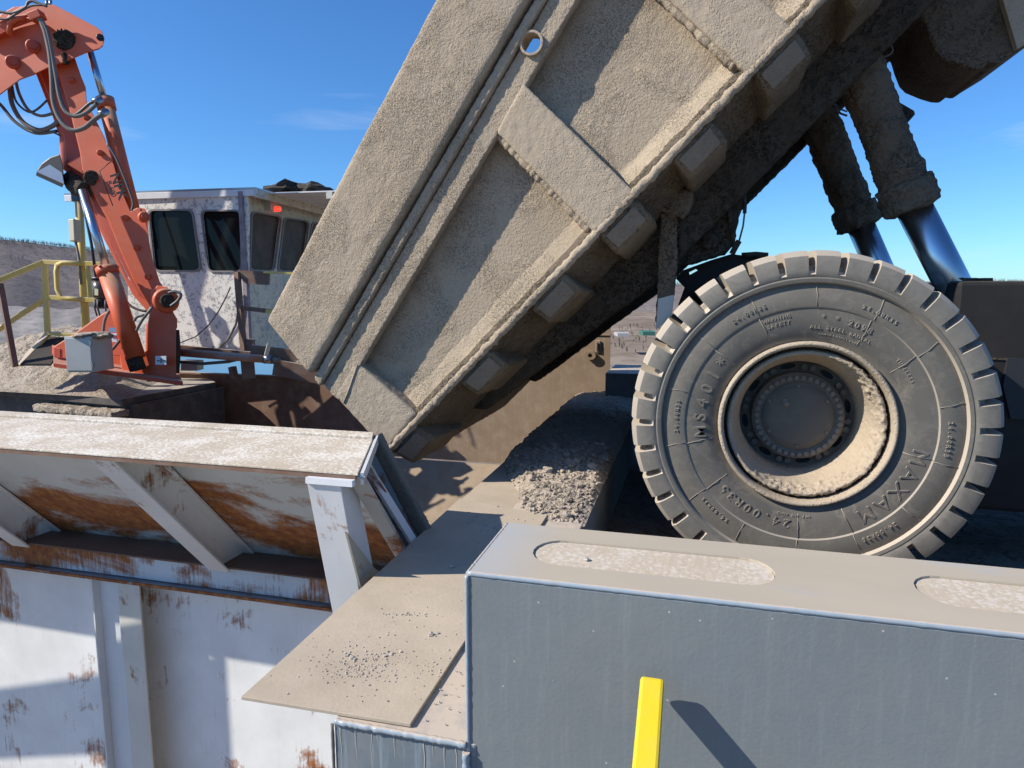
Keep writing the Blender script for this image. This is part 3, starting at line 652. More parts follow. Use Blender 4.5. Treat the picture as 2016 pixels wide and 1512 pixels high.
# ribs
o = slab([(0, 0), (.40, .03), (.335, .60), (.30, .66), (0, .60)], 4.553, 4.74).build('tail_rib', mMudFine, body, bevel=.02); mud(o, .014, ((.05, .006),))
o = slab([(2.235, .0), (2.60, .0), (2.595, 1.06), (2.25, .98)], 4.550, 4.74).build('rib', mMudFine, body); mud(o, .016, ((.05, .008),))
o = slab([(3.55, .0), (3.90, .0), (3.895, 1.30), (3.555, 1.24)], 4.550, 4.74).build('rib', mMudFine, body); mud(o, .016, ((.05, .008),))
o = slab([(4.85, .0), (5.2, .0), (5.2, 1.5), (4.85, 1.45)], 4.550, 4.74).build('rib', mMudFine, body); mud(o, .02, ((.05, .008),))
wb = MB()
for (ua, wa, ub, wb_) in ((2.235, .05, 2.25, .97), (.335, .61, 2.23, .03), (3.555, .1, 3.56, 1.2)):
    if ua == .335: continue
    n_ = 70; pts = [B(ua + (ub - ua) * i / n_ - .012, wa + (wb_ - wa) * i / n_, 4.60) for i in range(n_ + 1)]
    wb.tube(pts, .03, 8, radii=[.028 + .014 * noise.noise(V((i * .8, ua, 0))) for i in range(n_ + 1)])
wb.build('mud_fillet', mMud, body)
n_ = 130; pts = [B(-.01 + (2.6) * i / n_, .017 + .01 * noise.noise(V((i * .4, 1, 0))), 4.565) for i in range(n_ + 1)]
pts = [B(i * UF / 260, .0 + .012 * noise.noise(V((i * .35, 1, 0))), 4.572) for i in range(261)]
o = MB().tube(pts, .03, 10, radii=[.030 + .012 * noise.noise(V((i * .7, 5, 0))) for i in range(261)]).build('edge_crust', mMud, body); mud(o, .011, ((.03, .016), (.012, .006)))
# ridge left on the tail rib seam
pts = [B(.0 + .012, .52 - .0, 4.551)] ; 
MB().tube([B(.02, .50, 4.552), B(.12, .535, 4.550), B(.32, .62, 4.552)], .008, 8).build('seam_bead', mMudFine, body)
# tail end closing plate, floor, front and far walls
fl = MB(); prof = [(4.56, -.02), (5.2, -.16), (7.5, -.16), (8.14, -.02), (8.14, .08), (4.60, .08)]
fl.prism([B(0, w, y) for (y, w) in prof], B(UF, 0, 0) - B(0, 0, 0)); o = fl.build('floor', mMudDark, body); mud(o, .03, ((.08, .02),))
slab([(.03, .0), (.04, 1.372), (UF, 2.47), (UF, 0)], 8.0, 8.2).build('far_side', mMudDark, body)
MB().hexa([B(UF, 0, 4.56), B(UF + .1, 0, 4.56), B(UF + .1, 0, 8.14), B(UF, 0, 8.14), B(UF, 2.45, 4.56), B(UF + .1, 2.45, 4.56), B(UF + .1, 2.45, 8.14), B(UF, 2.45, 8.14)]).build('front_wall', mMudDark, body)
slab([(0.0, .0), (.06, 0), (.10, 1.36), (.04, 1.37)], 4.58, 4.74).build('tail_edge', mMud, body)
# bolsters under the floor
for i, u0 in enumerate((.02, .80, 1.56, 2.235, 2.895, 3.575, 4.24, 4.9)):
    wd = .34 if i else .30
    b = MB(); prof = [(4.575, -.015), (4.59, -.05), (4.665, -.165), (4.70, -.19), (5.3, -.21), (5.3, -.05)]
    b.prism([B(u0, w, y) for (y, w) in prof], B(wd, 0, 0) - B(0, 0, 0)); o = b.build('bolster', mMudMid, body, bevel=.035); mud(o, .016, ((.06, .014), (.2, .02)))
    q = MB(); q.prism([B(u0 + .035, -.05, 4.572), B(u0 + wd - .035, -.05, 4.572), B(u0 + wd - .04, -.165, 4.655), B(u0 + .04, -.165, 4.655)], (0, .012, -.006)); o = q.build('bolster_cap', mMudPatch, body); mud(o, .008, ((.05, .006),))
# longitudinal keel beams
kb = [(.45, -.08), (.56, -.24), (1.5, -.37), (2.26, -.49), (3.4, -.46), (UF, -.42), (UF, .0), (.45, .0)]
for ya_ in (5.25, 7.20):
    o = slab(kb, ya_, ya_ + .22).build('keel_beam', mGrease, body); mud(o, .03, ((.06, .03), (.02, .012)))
# body pivot plates and pin
def pxpoly(pts, y): return [oY(a, b, y) for a, b in pts]
o = MB().prism(pxpoly([(1245, 470), (1300, 405), (1400, 330), (1478, 360), (1462, 395), (1452, 440), (1446, 478), (1428, 500), (1400, 508), (1350, 522), (1300, 545), (1262, 560)], 5.42), (0, .14, 0)).build('pivot_plate', mGrease, TR); mud(o, .02, ((.07, .03), (.02, .01)))
c = oY(1398, 475, 5.40); MB().lathe([(-.03, .0), (-.03, .055), (-.02, .062), (.05, .062)], c, 32).build('pivot_pin', mGrease, TR)
for (pa, pb) in (((1420, 330), (1445, 470)), ((1375, 345), (1405, 440)), ((1320, 520), (1255, 455))):
    mb = MB().beam(oY(*pa, 5.40), oY(*pb, 5.40), .04, .05, up=(0, 1, 0)); mud(mb.build('pivot_rib', mGrease, TR), .016, ((.05, .02),))
# rock ejector hanging between the duals
ro = MB().prism(pxpoly([(1284, 385), (1320, 362), (1366, 378), (1364, 402), (1346, 430), (1332, 424), (1285, 412)], 5.10), (0, .14, 0)).build('ejector_bracket', mMudDark, TR); mud(ro, .014, ((.05, .025),))
ro = MB().prism(pxpoly([(1301, 418), (1333, 420), (1334, 520), (1328, 575), (1322, 620), (1290, 640), (1294, 575), (1296, 500)], 5.14), (0, .045, 0)).build('rock_ejector', mMudDark, TR); mud(ro, .012, ((.04, .02),))
MB().prism(pxpoly([(1296, 588), (1327, 580), (1322, 625), (1291, 650)], 5.133), (0, .055, 0)).build('ejector_blade', mSteel, ro)
# frame, axle, tank
FR = MB()
FR.prism(pxpoly([(1330, 548), (1345, 532), (1400, 512), (1440, 500), (1505, 508), (1560, 545), (1700, 560), (1700, 700), (1560, 700), (1400, 620)], 5.65), (0, .3, 0), holes=[list(reversed(pxpoly([(1356, 534), (1370, 527), (1376, 531), (1358, 541)], 5.65)))])
o = FR.build('chassis_frame', mDarkSteel, TR); 
MB().prism(pxpoly([(1350, 560), (1362, 556), (1372, 562), (1420, 600), (1380, 640), (1335, 600)], 5.7), (0, .2, 0)).build('frame_bracket', mDarkSteel, TR)
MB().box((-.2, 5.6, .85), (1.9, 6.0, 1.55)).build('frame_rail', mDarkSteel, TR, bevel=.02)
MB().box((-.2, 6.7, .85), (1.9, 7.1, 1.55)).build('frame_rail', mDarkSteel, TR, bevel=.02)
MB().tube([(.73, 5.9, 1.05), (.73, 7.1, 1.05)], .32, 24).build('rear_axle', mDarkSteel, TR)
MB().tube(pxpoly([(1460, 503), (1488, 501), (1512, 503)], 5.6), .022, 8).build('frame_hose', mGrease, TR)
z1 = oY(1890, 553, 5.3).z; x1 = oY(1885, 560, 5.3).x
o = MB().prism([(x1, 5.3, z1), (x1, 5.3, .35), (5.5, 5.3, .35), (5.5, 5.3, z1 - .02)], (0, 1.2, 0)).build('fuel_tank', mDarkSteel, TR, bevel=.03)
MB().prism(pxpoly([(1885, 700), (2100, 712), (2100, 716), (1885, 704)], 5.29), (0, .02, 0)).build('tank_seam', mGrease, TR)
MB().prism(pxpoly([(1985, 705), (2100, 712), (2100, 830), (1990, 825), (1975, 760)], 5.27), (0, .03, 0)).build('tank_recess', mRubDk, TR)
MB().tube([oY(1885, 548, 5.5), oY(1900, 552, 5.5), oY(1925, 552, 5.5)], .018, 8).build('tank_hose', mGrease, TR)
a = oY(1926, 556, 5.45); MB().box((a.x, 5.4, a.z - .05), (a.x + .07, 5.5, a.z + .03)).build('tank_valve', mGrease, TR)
# hoist cylinders
def hoist(ax, bx, Y, rb, rr_, collar, end):
    h = bpy.data.objects.new('hoist_cylinder', None); COL.objects.link(h); h.parent = TR
    a = oY(*ax, Y); b = oY(*bx, Y); d = (b - a).normalized(); e_ = oY(*end, Y)
    n = 16; pts = [a + (b - a) * i / n for i in range(n + 1)]
    br = MB().tube(pts, rb, 20, radii=[rb * (1.02 + .07 * noise.noise(V((i * .5, Y, 0)))) for i in range(n + 1)]).build('barrel', mMudDark, h); mud(br, .016, ((.10, .05), (.03, .022)))
    co = MB().tube([b - d * collar * .5, b - d * collar * .45, b + d * collar * .5, b + d * collar * .55], rb * 1.2, 20, radii=[rb, rb * 1.22, rb * 1.25, rb * 1.0]).build('collar', mMudDark, h); mud(co, .014, ((.08, .05), (.03, .024)))
    MB().tube([b, e_], rr_, 40).build('rod', mChrome, h)
    return h
hoist((1665, 60), (1787, 385), 5.6, .155, .118, .20, (1950, 705))
hoist((1585, 160), (1686, 425), 7.1, .165, .120, .20, (1780, 640))
o = MB().prism(pxpoly([(1745, 185), (1800, 217), (1803, 224), (1778, 252), (1750, 240)], 5.75), (0, .05, 0)).build('cylinder_lug', mGrease, TR, bevel=.01)
MB().tube([oY(1880, 588, 5.55), oY(1900, 606, 5.55)], .135, 24).build('rod_end', mDarkSteel, TR)
def arcpts(c, rx, ry, a0, a1, Y, n=14): return [oY(c[0] + rx * math.cos(R(a0 + (a1 - a0) * i / n)), c[1] + ry * math.sin(R(a0 + (a1 - a0) * i / n)), Y) for i in range(n + 1)]
MB().tube(arcpts((1735, 98), 22, 14, -100, 110, 5.5), .008, 6).build('lube_hose', mHose, TR)
MB().tube([oY(*p, 6.0) for p in ((1636, 205), (1645, 216), (1656, 224), (1668, 228))], .008, 6).build('lube_hose', mHose, TR)
MB().tube([oY(*p, 6.0) for p in ((1638, 207), (1652, 214), (1668, 220))], .006, 6).build('lube_hose', mHose, TR)
# brake hose hanging at the pivot
MB().tube([oY(*p, 5.4) for p in ((1467, 380), (1467, 410), (1463, 445), (1455, 475))], .007, 6).build('brake_hose', mHose, TR)
MB().tube([oY(*p, 5.4) for p in ((1467, 398), (1466, 420))], .014, 8).build('hose_fitting', mGrease, TR)
MB().tube([oY(*p, 5.4) for p in ((1455, 474), (1447, 488), (1441, 500))], .022, 8).build('hose_fitting', mGrease, TR)
# curved guard at the front of the bed, upper right
outer = [(1785, -40), (1797, 0), (1806, 24), (1822, 45), (1830, 72), (1841, 100), (1855, 114), (1890, 128), (1915, 135), (1935, 136), (1941, 130), (1944, 123), (1965, 126), (1985, 112), (2040, 78), (2040, -60)]
MB().prism(pxpoly(outer, 5.75), (0, .9, 0)).build('bed_guard', mMudDark, TR, bevel=.02)
MB().prism(pxpoly([(1972, -10), (2003, 96), (2040, 74), (2040, -40)], 5.68), (0, .06, 0)).build('guard_sunlit_patch', mMudFine, TR)  # sunlit part of the guard, put in as a paler mud colour

# ---- wheels
def tyre_mesh(c, full=True):
    rad = [  # (y from the face, r)  face side -> tread -> back
        (.070, .520), (.035, .555), (.012, .62), (.004, .70), (.004, .742), (-.006, .750), (-.012, .80), (.004, .875), (.012, .893),
        (-.022, .900), (-.026, .918), (-.022, .925), (-.030, .940), (-.031, .962), (-.030, 1.012), (-.020, 1.040), (.02, 1.066), (.09, 1.075), (.30, 1.078), (.58, 1.072), (.64, 1.04), (.65, .92), (.60, .62), (.55, .48)]
    G = 36; mb = MB(); angs = []
    for g in range(G):
        a0 = 2 * math.pi * g / G; p = 2 * math.pi / G
        for f, d in ((0, 0), (.012, 1), (.10, 1), (.20, 1), (.25, 0), (.45, 0), (.62, 0), (.80, 0), (.97, 0)): angs.append((a0 + f * p, d))
    m = len(rad)
    for (a, d) in angs:
        for (y, r) in rad:
            yy, r2 = y, r
            if d and r > .96:
                if y <= -.02: yy = y + (.05 if r < .99 else .07); r2 = r if r < .97 else .990
                else: r2 = .990; yy = max(y, .05)
            if r2 > .89: r2 = .89 + (r2 - .89) * 1.13
            mb.v.append(V(c) + V((r2 * math.cos(a), yy, r2 * math.sin(a))))
    n = len(angs)
    for i in range(n):
        j = (i + 1) % n
        for k in range(m - 1):
            mb.f.append((i*m+k, i*m+k+1, j*m+k+1, j*m+k)); mb.sm.append(False if angs[i][1] != angs[j][1] or (angs[i][1] and 11 <= k <= 18) else True)
    return mb
def wheel(cx, y, cz, detail=True, label=None):
    w = bpy.data.objects.new('rear_wheel', None); COL.objects.link(w); w.parent = TR
    c = V((cx, y, cz)); ty = tyre_mesh(c).build('tyre', mTyre, w)
    me = ty.data; me.set_sharp_from_angle(angle=R(28))
    mb = MB(); mb.lathe([(.075, .535), (.02, .533), (.0, .524), (.0, .512), (.012, .503), (.05, .497), (.075, .494)], c, 160); ri = mb.build('rim_flange', mMudFine, w); mud(ri, .0075, ((.03, .006), (.01, .004))) if 0 else None
    mb = MB(); mb.lathe([(.075, .5), (.10, .483), (.10, .474)], c, 120); mb.build('rim_gutter', mGrease, w)
    if detail:
        # caked cone of the rim, heavier below and to the right
        mb = MB(); n = 300; prof = [(.10, .478), (.055, .472), (.045, .462), (.05, .45), (.09, .437), (.15, .42), (.22, .402), (.285, .388), (.30, .384), (.36, .378), (.52, .374)]
        pf = []
        for (ya2, ra2), (yb2, rb2) in zip(prof, prof[1:]):
            ns_ = max(1, int(math.hypot(yb2 - ya2, rb2 - ra2) / .007))
            pf += [(ya2 + (yb2 - ya2) * q / ns_, ra2 + (rb2 - ra2) * q / ns_) for q in range(ns_)]
        prof = pf + [prof[-1]]; m = len(prof)
        for i in range(n):
            a = 2 * math.pi * i / n; f = max(0., min(1., .55 + .9 * math.cos(a - R(-30))))
            for k, (yy, r) in enumerate(prof):
                q = V((math.cos(a) * r * 30, yy * 30, math.sin(a) * r * 30)); cr_ = (.010 * noise.noise(q) + .009 * noise.noise(q * 2.3)) * (1.5 if yy < .17 else .2) * f
                rr2 = r - max(-.004, cr_) + (.0 if k else 0); mb.v.append(c + V((rr2 * math.cos(a), yy - abs(cr_) * .9, rr2 * math.sin(a))))
        for i in range(n):
            j = (i + 1) % n
            for k in range(m - 1): mb.f.append((i*m+k, i*m+k+1, j*m+k+1, j*m+k)); mb.sm.append(True)
        mb.build('rim', mMudFine, w)
        mDisc = m_dust_top('hub_grey', (.15, .132, .108), dust=(.26, .22, .17), amt=.55, rough=.8)
        # disc with oval holes
        n = 120; hs_ = []
        for k in range(8):
            a0 = 2 * math.pi * (k + .25) / 8; hh = []
            for q in range(14):
                b = -2 * math.pi * q / 14; aa = a0 + .15 * math.cos(b); rr2 = .338 + .020 * math.sin(b); hh.append(c + V((rr2 * math.cos(aa), .47, rr2 * math.sin(aa))))
            hs_.append(hh)
        MB().prism([c + V((.376 * math.cos(2*math.pi*i/n), .47, .376 * math.sin(2*math.pi*i/n))) for i in range(n)], (0, .03, 0), holes=hs_).build('wheel_disc', mDisc, w)
        MB().lathe([(.52, .0), (.52, .376)], c, 60).build('brake_drum', mRubDk, w)
        mb = MB()
        mb.lathe([(.47, .30), (.42, .30), (.365, .297), (.358, .290), (.358, .238), (.363, .234), (.363, .231), (.352, .229), (.349, .18), (.345, .165), (.345, 0)], c, 120); mb.build('hub_cover', mDisc, w)
        def bolt(mb, r, a, y, s, h=.022, n=6):
            p = c + V((r * math.cos(a), y, r * math.sin(a))); ring = [p + V((s * math.cos(a + k * 6.283 / n), 0, s * math.sin(a + k * 6.283 / n))) for k in range(n)]
            mb.prism(ring, (0, -h, 0))
        mbolt = m_dust_top('dusty_bolts', (.19, .17, .145), dust=(.36, .31, .25), amt=.6, rough=.7)
        for k in range(38):
            q = MB(); bolt(q, .2655, 2 * math.pi * k / 38, .357, .0155, .018, 12); q.build('hub_bolt', mbolt, w)
        for k in range(8):
            for s_ in (-.085, .085):
                q = MB(); bolt(q, .335, 2 * math.pi * (k + .75) / 8 + s_, .469, .021, .03); q.build('wheel_nut', mbolt, w)
        for k in range(6):
            q = MB(); bolt(q, .21, 2 * math.pi * k / 6 + .55, .352, .010, .01); q.build('cover_screw', mbolt, w)
        p = c + V((-.085, .345, .09)); MB().lathe([(-.016, 0), (-.016, .009), (-.011, .010), (-.011, .018), (-.004, .026), (.0, .027)], p, 20).build('fill_plug', mbolt, w)
        # raised lettering on the sidewall
        def arc_text(txt, r, deg, size, step, y, mb, ex=.0022, bold=0.0):
            # letters run clockwise, tops outward; deg = centre angle (ccw from +x)
            n = len(txt)
            for i, ch in enumerate(txt):
                if ch == ' ': continue
                cu_ = bpy.data.curves.new('t', 'FONT'); cu_.body = ch; cu_.size = size; cu_.extrude = ex; cu_.align_x = 'CENTER'; cu_.align_y = 'CENTER'; cu_.offset = bold; cu_.resolution_u = 3; cu_.bevel_depth = .0008; cu_.bevel_resolution = 0
                ob = bpy.data.objects.new('t', cu_); COL.objects.link(ob)
                bpy.context.view_layer.update(); dg = bpy.context.evaluated_depsgraph_get(); me = bpy.data.meshes.new_from_object(ob.evaluated_get(dg))
                bpy.data.objects.remove(ob); bpy.data.curves.remove(cu_)
                a = R(deg) - (i - (n - 1) / 2) * step; rot = a - math.pi / 2
                vs_ = []
                for v in me.vertices:
                    x, z, yy = v.co.x, v.co.y, v.co.z
                    vs_.append(c + V((r * math.cos(a) + x * math.cos(rot) - z * math.sin(rot), y - yy, r * math.sin(a) + x * math.sin(rot) + z * math.cos(rot))))
                mb.add(vs_, [tuple(p_.vertices) for p_ in me.polygons]); bpy.data.meshes.remove(me)
        for (txt, r_t, dg_t, sz_t, st_t, y_t, bo_t) in [('MS401*', .645, 165, .105, .150, .006, .001), ('24.00R35', .655, 243, .085, .098, .006, 0), ('MAXAM', .665, -35, .13, .180, .0035, .0),
                ('* * 2098', .685, 73, .052, .058, .003, 0), ('ALL STEEL RADIAL', .625, 74, .030, .037, .011, 0), ('CONSTRUCTION', .588, 74, .026, .034, .025, 0), ('WARNING', .705, 107, .030, .034, .003, 0),
                ('SAFETY', .665, 107, .030, .036, .006, 0), ('TUBELESS', .655, 34, .028, .034, .008, 0), ('OFF THE ROAD', .60, 266, .022, .028, .016, 0)] + [('24.00R35', .80, d_, .034, .036, -.014, 0) for d_ in (62, 118, 178, 228, 305, 357)]:
            lt = MB(); arc_text(txt, r_t, dg_t, sz_t, st_t, y_t, lt, bold=bo_t); lt.build('lettering', mTyre, w)
        rb = MB()
        for k in range(14):
            a = 2 * math.pi * k / 14 + .2
            for (r0, r1, y0, y1) in ((.58, .745, .024, .001), (.752, .885, -.010, .004)):
                if (k * 7) % 3 == 0 and r0 < .6: continue
                p0 = c + V((r0 * math.cos(a), y0, r0 * math.sin(a))); p1 = c + V((r1 * math.cos(a + .012), y1, r1 * math.sin(a + .012)))
                mid = c + V(((r0 + r1) / 2 * math.cos(a), (.001 if r0 < .6 else -.011), (r0 + r1) / 2 * math.sin(a)))
                rb.tube([p0, mid, p1], .0022, 5)
        rb.build('mould_lines', mTyre, w)
    return w
wheel(.722, 4.50, 1.045)
wheel(.722, 5.25, 1.045, detail=False)
wheel(.722, 7.15, 1.045, detail=False)
# boulder and rubble in the shade behind the truck, right edge
tag(MB().rock(oY(2010, 850, 7.2), .22, 5, .7, 3).build('boulder', mDirt), 'tan boulder in the shade at the right edge beyond the big tyre', 'boulder')

# ================================================================= ROCK BREAKER
BD = 8.9                       # camera depth of the pedestal
def P8(px, py, d=BD): return oD(px, py, d)
# pedestal platform behind the hopper rim
PZ = .50
t = thing('breaker_platform', 'dust covered steel platform under the orange rock breaker at the left edge', 'platform', tuple(oZ(150, 760, PZ)))
pp = [oZ(-700, 700, PZ), oZ(-700, 742, PZ), oZ(0, 766, PZ), oZ(240, 786, PZ), oZ(425, 752, PZ), oZ(380, 728, PZ), oZ(100, 700, PZ)]
MB().prism(pp, (0, 0, -.10)).build('platform_deck', mSkirt, t, bevel=.01)
a = oZ(240, 786, PZ); bq = oZ(425, 752, PZ)
MB().prism([a + V((.0, .1, -.1)), bq + V((0, .1, -.1)), bq + V((0, .1, -3)), a + V((0, .1, -3))], (.05, .02, 0)).build('side_skirt', mSkirt, t)
aL = oZ(-700, 742, PZ)
am = oZ(0, 766, PZ)
MB().prism([am + V((-.02, .10, -.101)), a + V((0, .10, -.101)), a + V((0, .10, -3)), am + V((-.02, .10, -3))], (0, .05, 0)).build('front_skirt', mSkirt, t)
MB().prism([aL + V((.0, .10, -.101)), am + V((-.021, .10, -.101)), am + V((-.021, .10, -3)), aL + V((0, .10, -3))], (0, .05, 0)).build('front_skirt', mSkirt, t)
fd = (a - oZ(0, 766, PZ)).normalized(); fn = V((fd.y, -fd.x, 0))
lp = [a + fn * .16 - V((0, 0, .15)), a - fd * 1.62 + fn * .16 - V((0, 0, .15)), a - fd * 1.62 - fn * .1 - V((0, 0, .15)), a - fn * .1 - V((0, 0, .15))]
o = MB().prism(lp, (0, 0, -.09)).build('lower_ledge', mDirt, t); mud(o, .02, ((.12, .06), (.04, .02)))
for k in range(0):
    q = oZ(100 + k * -120, 776, PZ - .1); MB().box((q.x, q.y + .05, PZ - .28), (q.x + .03, q.y + .3, PZ - .1)).build('stiffener', mBrown, t)
# dust heap on the platform
mb = MB(); nx, ny = 150, 60
c0 = oZ(-260, 790, PZ); c1 = oZ(345, 752, PZ); g0 = oZ(-260, 745, PZ); g1 = oZ(240, 786, PZ)
def dust_pt(u, v):       # u along the front edge, v back
    f = oZ(-300 + 545 * u, 754 + 31 * u, PZ); bk = oZ(-200 + 560 * u, 708 + 20 * u, PZ)
    p = f.lerp(bk, v); e = min(1, v * 3.2) * min(1, (1 - u) * 7) * min(1, (1 - v) * 4 + .3)
    cz = math.exp(-((u - .66) / .30) ** 2)
    p.z = PZ + .002 + e * (.08 + .70 * cz * math.sin(min(1, v * 1.3) * math.pi / 2)) + e * (.075 * noise.fractal(V((p.x * 3.2, p.y * 3.2, 3)), .8, 2.1, 5) + .03 * noise.noise(V((p.x * 13, p.y * 13, 0))))
    return p
for i in range(nx + 1):
    for j in range(ny + 1): mb.v.append(dust_pt(i / nx, j / ny))
for i in range(nx):
    for j in range(ny): k = i * (ny + 1) + j; mb.f.append((k, k + ny + 1, k + ny + 2, k + 1)); mb.sm.append(True)
mb.v += [V((v.x, v.y, PZ - .002)) for v in (dust_pt(0, 0), dust_pt(1, 0))]
tag(mb.build('dust_heap', mDirt), 'pale dust heap banked up around the foot of the orange rock breaker', 'dust heap', kind='stuff')

t = thing('rock_breaker', 'orange pedestal rock breaker boom with hydraulic hoses standing at the left', 'rock breaker', tuple(oD(300, 745, BD)))
RT = V((math.cos(YAW), math.sin(YAW), 0)); FW = V((-math.sin(YAW), math.cos(YAW), 0))
n1 = (FW * .80 - RT * .60).normalized()       # plates are swung, so their inner channel shows on the left
def plate(pts, d, th, name, mat, holes=(), vec=None, bevel=.008):
    return MB().prism([P8(a, b, d) for a, b in pts], (vec or n1) * th, holes=[[P8(a, b, d) for a, b in reversed(h)] for h in holes]).build(name, mat, t, bevel=bevel)
stick = [(147, 112), (160, 150), (169, 172), (171, 200), (205, 268), (222, 315), (236, 366), (257, 416), (270, 409), (285, 410), (293, 424), (291, 440), (294, 475), (300, 508), (315, 555), (330, 575), (335, 600), (322, 615), (300, 610), (288, 590), (262, 548), (237, 492), (215, 437), (190, 392), (163, 338), (158, 300), (140, 225), (122, 165), (108, 122)]
plate(stick, BD - .02, .05, 'boom_plate', mOrange)
# rear side plate (its own outline, nearer the left) and recessed web between them
plate([(70, 142), (85, 180), (104, 228), (117, 268), (121, 330), (140, 345), (166, 385), (205, 470), (236, 530), (262, 580), (290, 612), (298, 600), (250, 545), (205, 450), (180, 390), (160, 330), (150, 260), (120, 170), (100, 120)], BD + .30, .05, 'boom_plate', mOrange)
plate([(78, 140), (92, 178), (112, 226), (126, 268), (130, 325), (150, 350), (176, 385), (214, 470), (245, 530), (272, 580), (300, 600), (262, 548), (237, 492), (215, 437), (190, 392), (163, 338), (158, 300), (140, 225), (122, 165), (108, 122)], BD + .16, .03, 'boom_web', mOrangeDk)
# upper elbow and fore arm
elbow = [(-105, 243), (-105, 108), (-60, 82), (0, 55), (20, 25), (45, 11), (107, 9), (190, 53), (201, 62), (206, 76), (203, 90), (195, 96), (170, 103), (147, 113), (128, 122), (108, 127), (68, 146), (40, 156), (0, 186)]
plate(elbow, BD - .14, .05, 'elbow_plate', mOrange)
plate([(p[0] - 18, p[1] + 2) for p in elbow], BD + .42, .05, 'elbow_plate', mOrange)
plate([(-100, 112), (-60, 88), (0, 61), (20, 32), (45, 18), (107, 16), (170, 46), (165, 60), (100, 30), (50, 34), (10, 75), (-60, 110), (-100, 135)], BD - .08, .42, 'elbow_top', mOrangeDk)
def boss(px, py, r, d, name='pin_boss', mat=None, dep=.05):
    c = P8(px, py, d); ax = n1; u = ax.orthogonal().normalized(); w = ax.cross(u)
    mb = MB(); mb.tube([c, c - ax * dep * .6, c - ax * dep], r, 24, radii=[r, r, r * .85]); mb.tube([c - ax * dep, c - ax * (dep + .03)], r * .55, 20); return mb.build(name, mat or mOrangeDk, t)
boss(65, 92, .085, BD - .16); boss(25, 123, .085, BD - .16)
for (x, y) in ((140, 158), (197, 301), (171, 232), (247, 429), (269, 488), (291, 545)): boss(x, y, .042, BD - .03, 'pin_cap', mOrange, .015)
boss(197, 74, .045, BD - .16, 'pin', mBlack, .02)
boss(282, 428, .07, BD - .06, 'pin', mOrange, .10)
boss(181, 351, .10, BD - .02, 'pin', mGrease, .04)
mg = MB(); 
mg.tube([P8(128, 80, BD - .16), P8(126, 80, BD - .20)], .14, 20, radii=[.15, .10]); o = mg.build('grease_patch', mGrease, t); mud(o, .02, ((.06, .05), (.02, .02)))
mg = MB().tube([P8(140, 352, BD + .2), P8(150, 368, BD + .05), P8(170, 374, BD - .02)], .11, 14); o = mg.build('grease_joint', mGrease, t); mud(o, .02, ((.06, .05), (.02, .02)))
mg = MB().tube([P8(126, 105, BD - .13), P8(131, 128, BD - .10)], .045, 10); mud(mg.build('grease_patch', mGrease, t), .02, ((.06, .05),))
# main pivot ear and hinge plates
piv = (326, 592)
boss(*piv, .16, BD - .12, 'pivot_boss', mOrange, .08); boss(piv[0] + 3, piv[1], .09, BD - .22, 'pivot_pin', mGrease, .06)
plate([(298, 600), (298, 575), (310, 562), (330, 565), (338, 585), (340, 612), (347, 625), (347, 745), (293, 750), (262, 744), (270, 700), (290, 690), (292, 640)], BD - .10, .06, 'column_plate', mOrange)
plate([(336, 625), (349, 626), (349, 645), (346, 650), (346, 740), (338, 744)], BD + .05, .40, 'column_side', mOrangeDk)
MB().hexa([P8(332, 748, BD), P8(290, 752, BD), P8(285, 742, BD + .4), P8(338, 740, BD + .4), P8(334, 632, BD), P8(292, 640, BD), P8(288, 636, BD + .4), P8(336, 630, BD + .4)]).build('column_core', mOrangeDk, t)
# wedge shaped base wing
plate([(216, 610), (232, 640), (246, 670), (262, 744), (243, 742), (236, 700), (130, 706), (108, 704), (106, 683), (150, 655), (190, 626)], BD + .05, .05, 'base_wing', mOrange)
plate([(216, 612), (262, 620), (262, 742), (240, 740), (130, 706), (108, 700), (150, 658)], BD + .55, .05, 'base_wing', mOrange)
plate([(106, 683), (119, 686), (119, 706), (106, 702)], BD + .04, .5, 'wing_end', mOrangeDk)
MB().prism([P8(105, 715, BD - .4), P8(360, 752, BD - .4), P8(352, 735, BD + .7), P8(105, 695, BD + .7)], (0, 0, -.05)).build('base_plate', mOrangeDk, t)
# cylinders
def cyl(a, b, r, name, mat, d0=BD, d1=None): return MB().tube([P8(*a, d0), P8(*b, d1 or d0)], r, 28).build(name, mat, t)
h = cyl((212, 536), (268, 705), .115, 'lift_cylinder', mOrange, BD - .25)
MB().tube([P8(209, 526, BD - .25), P8(214, 541, BD - .25)], .132, 28).build('gland', mOrange, h)
MB().tube([P8(163, 375, BD - .2), P8(210, 530, BD - .25)], .055, 24).build('rod', mChrome, h)
for k in range(8):
    c = P8(209, 525, BD - .25); a_ = k * .785; MB().rock(c + RT * .12 * math.cos(a_) + FW * .12 * math.sin(a_), .03, k, .8, 1).build('gland_bolt', mOrange, h)
MB().tube([P8(262, 700, BD - .25), P8(272, 728, BD - .2)], .10, 16).build('cylinder_foot', mGrease, h)
h = cyl((207, 200), (262, 420), .095, 'tilt_cylinder', mOrange, BD + .12)
MB().tube([P8(206, 194, BD + .12), P8(211, 216, BD + .12)], .115, 24).build('gland', mOrange, h)
MB().tube([P8(175, 95, BD + .05), P8(206, 198, BD + .12)], .045, 20).build('rod', mChrome, h)
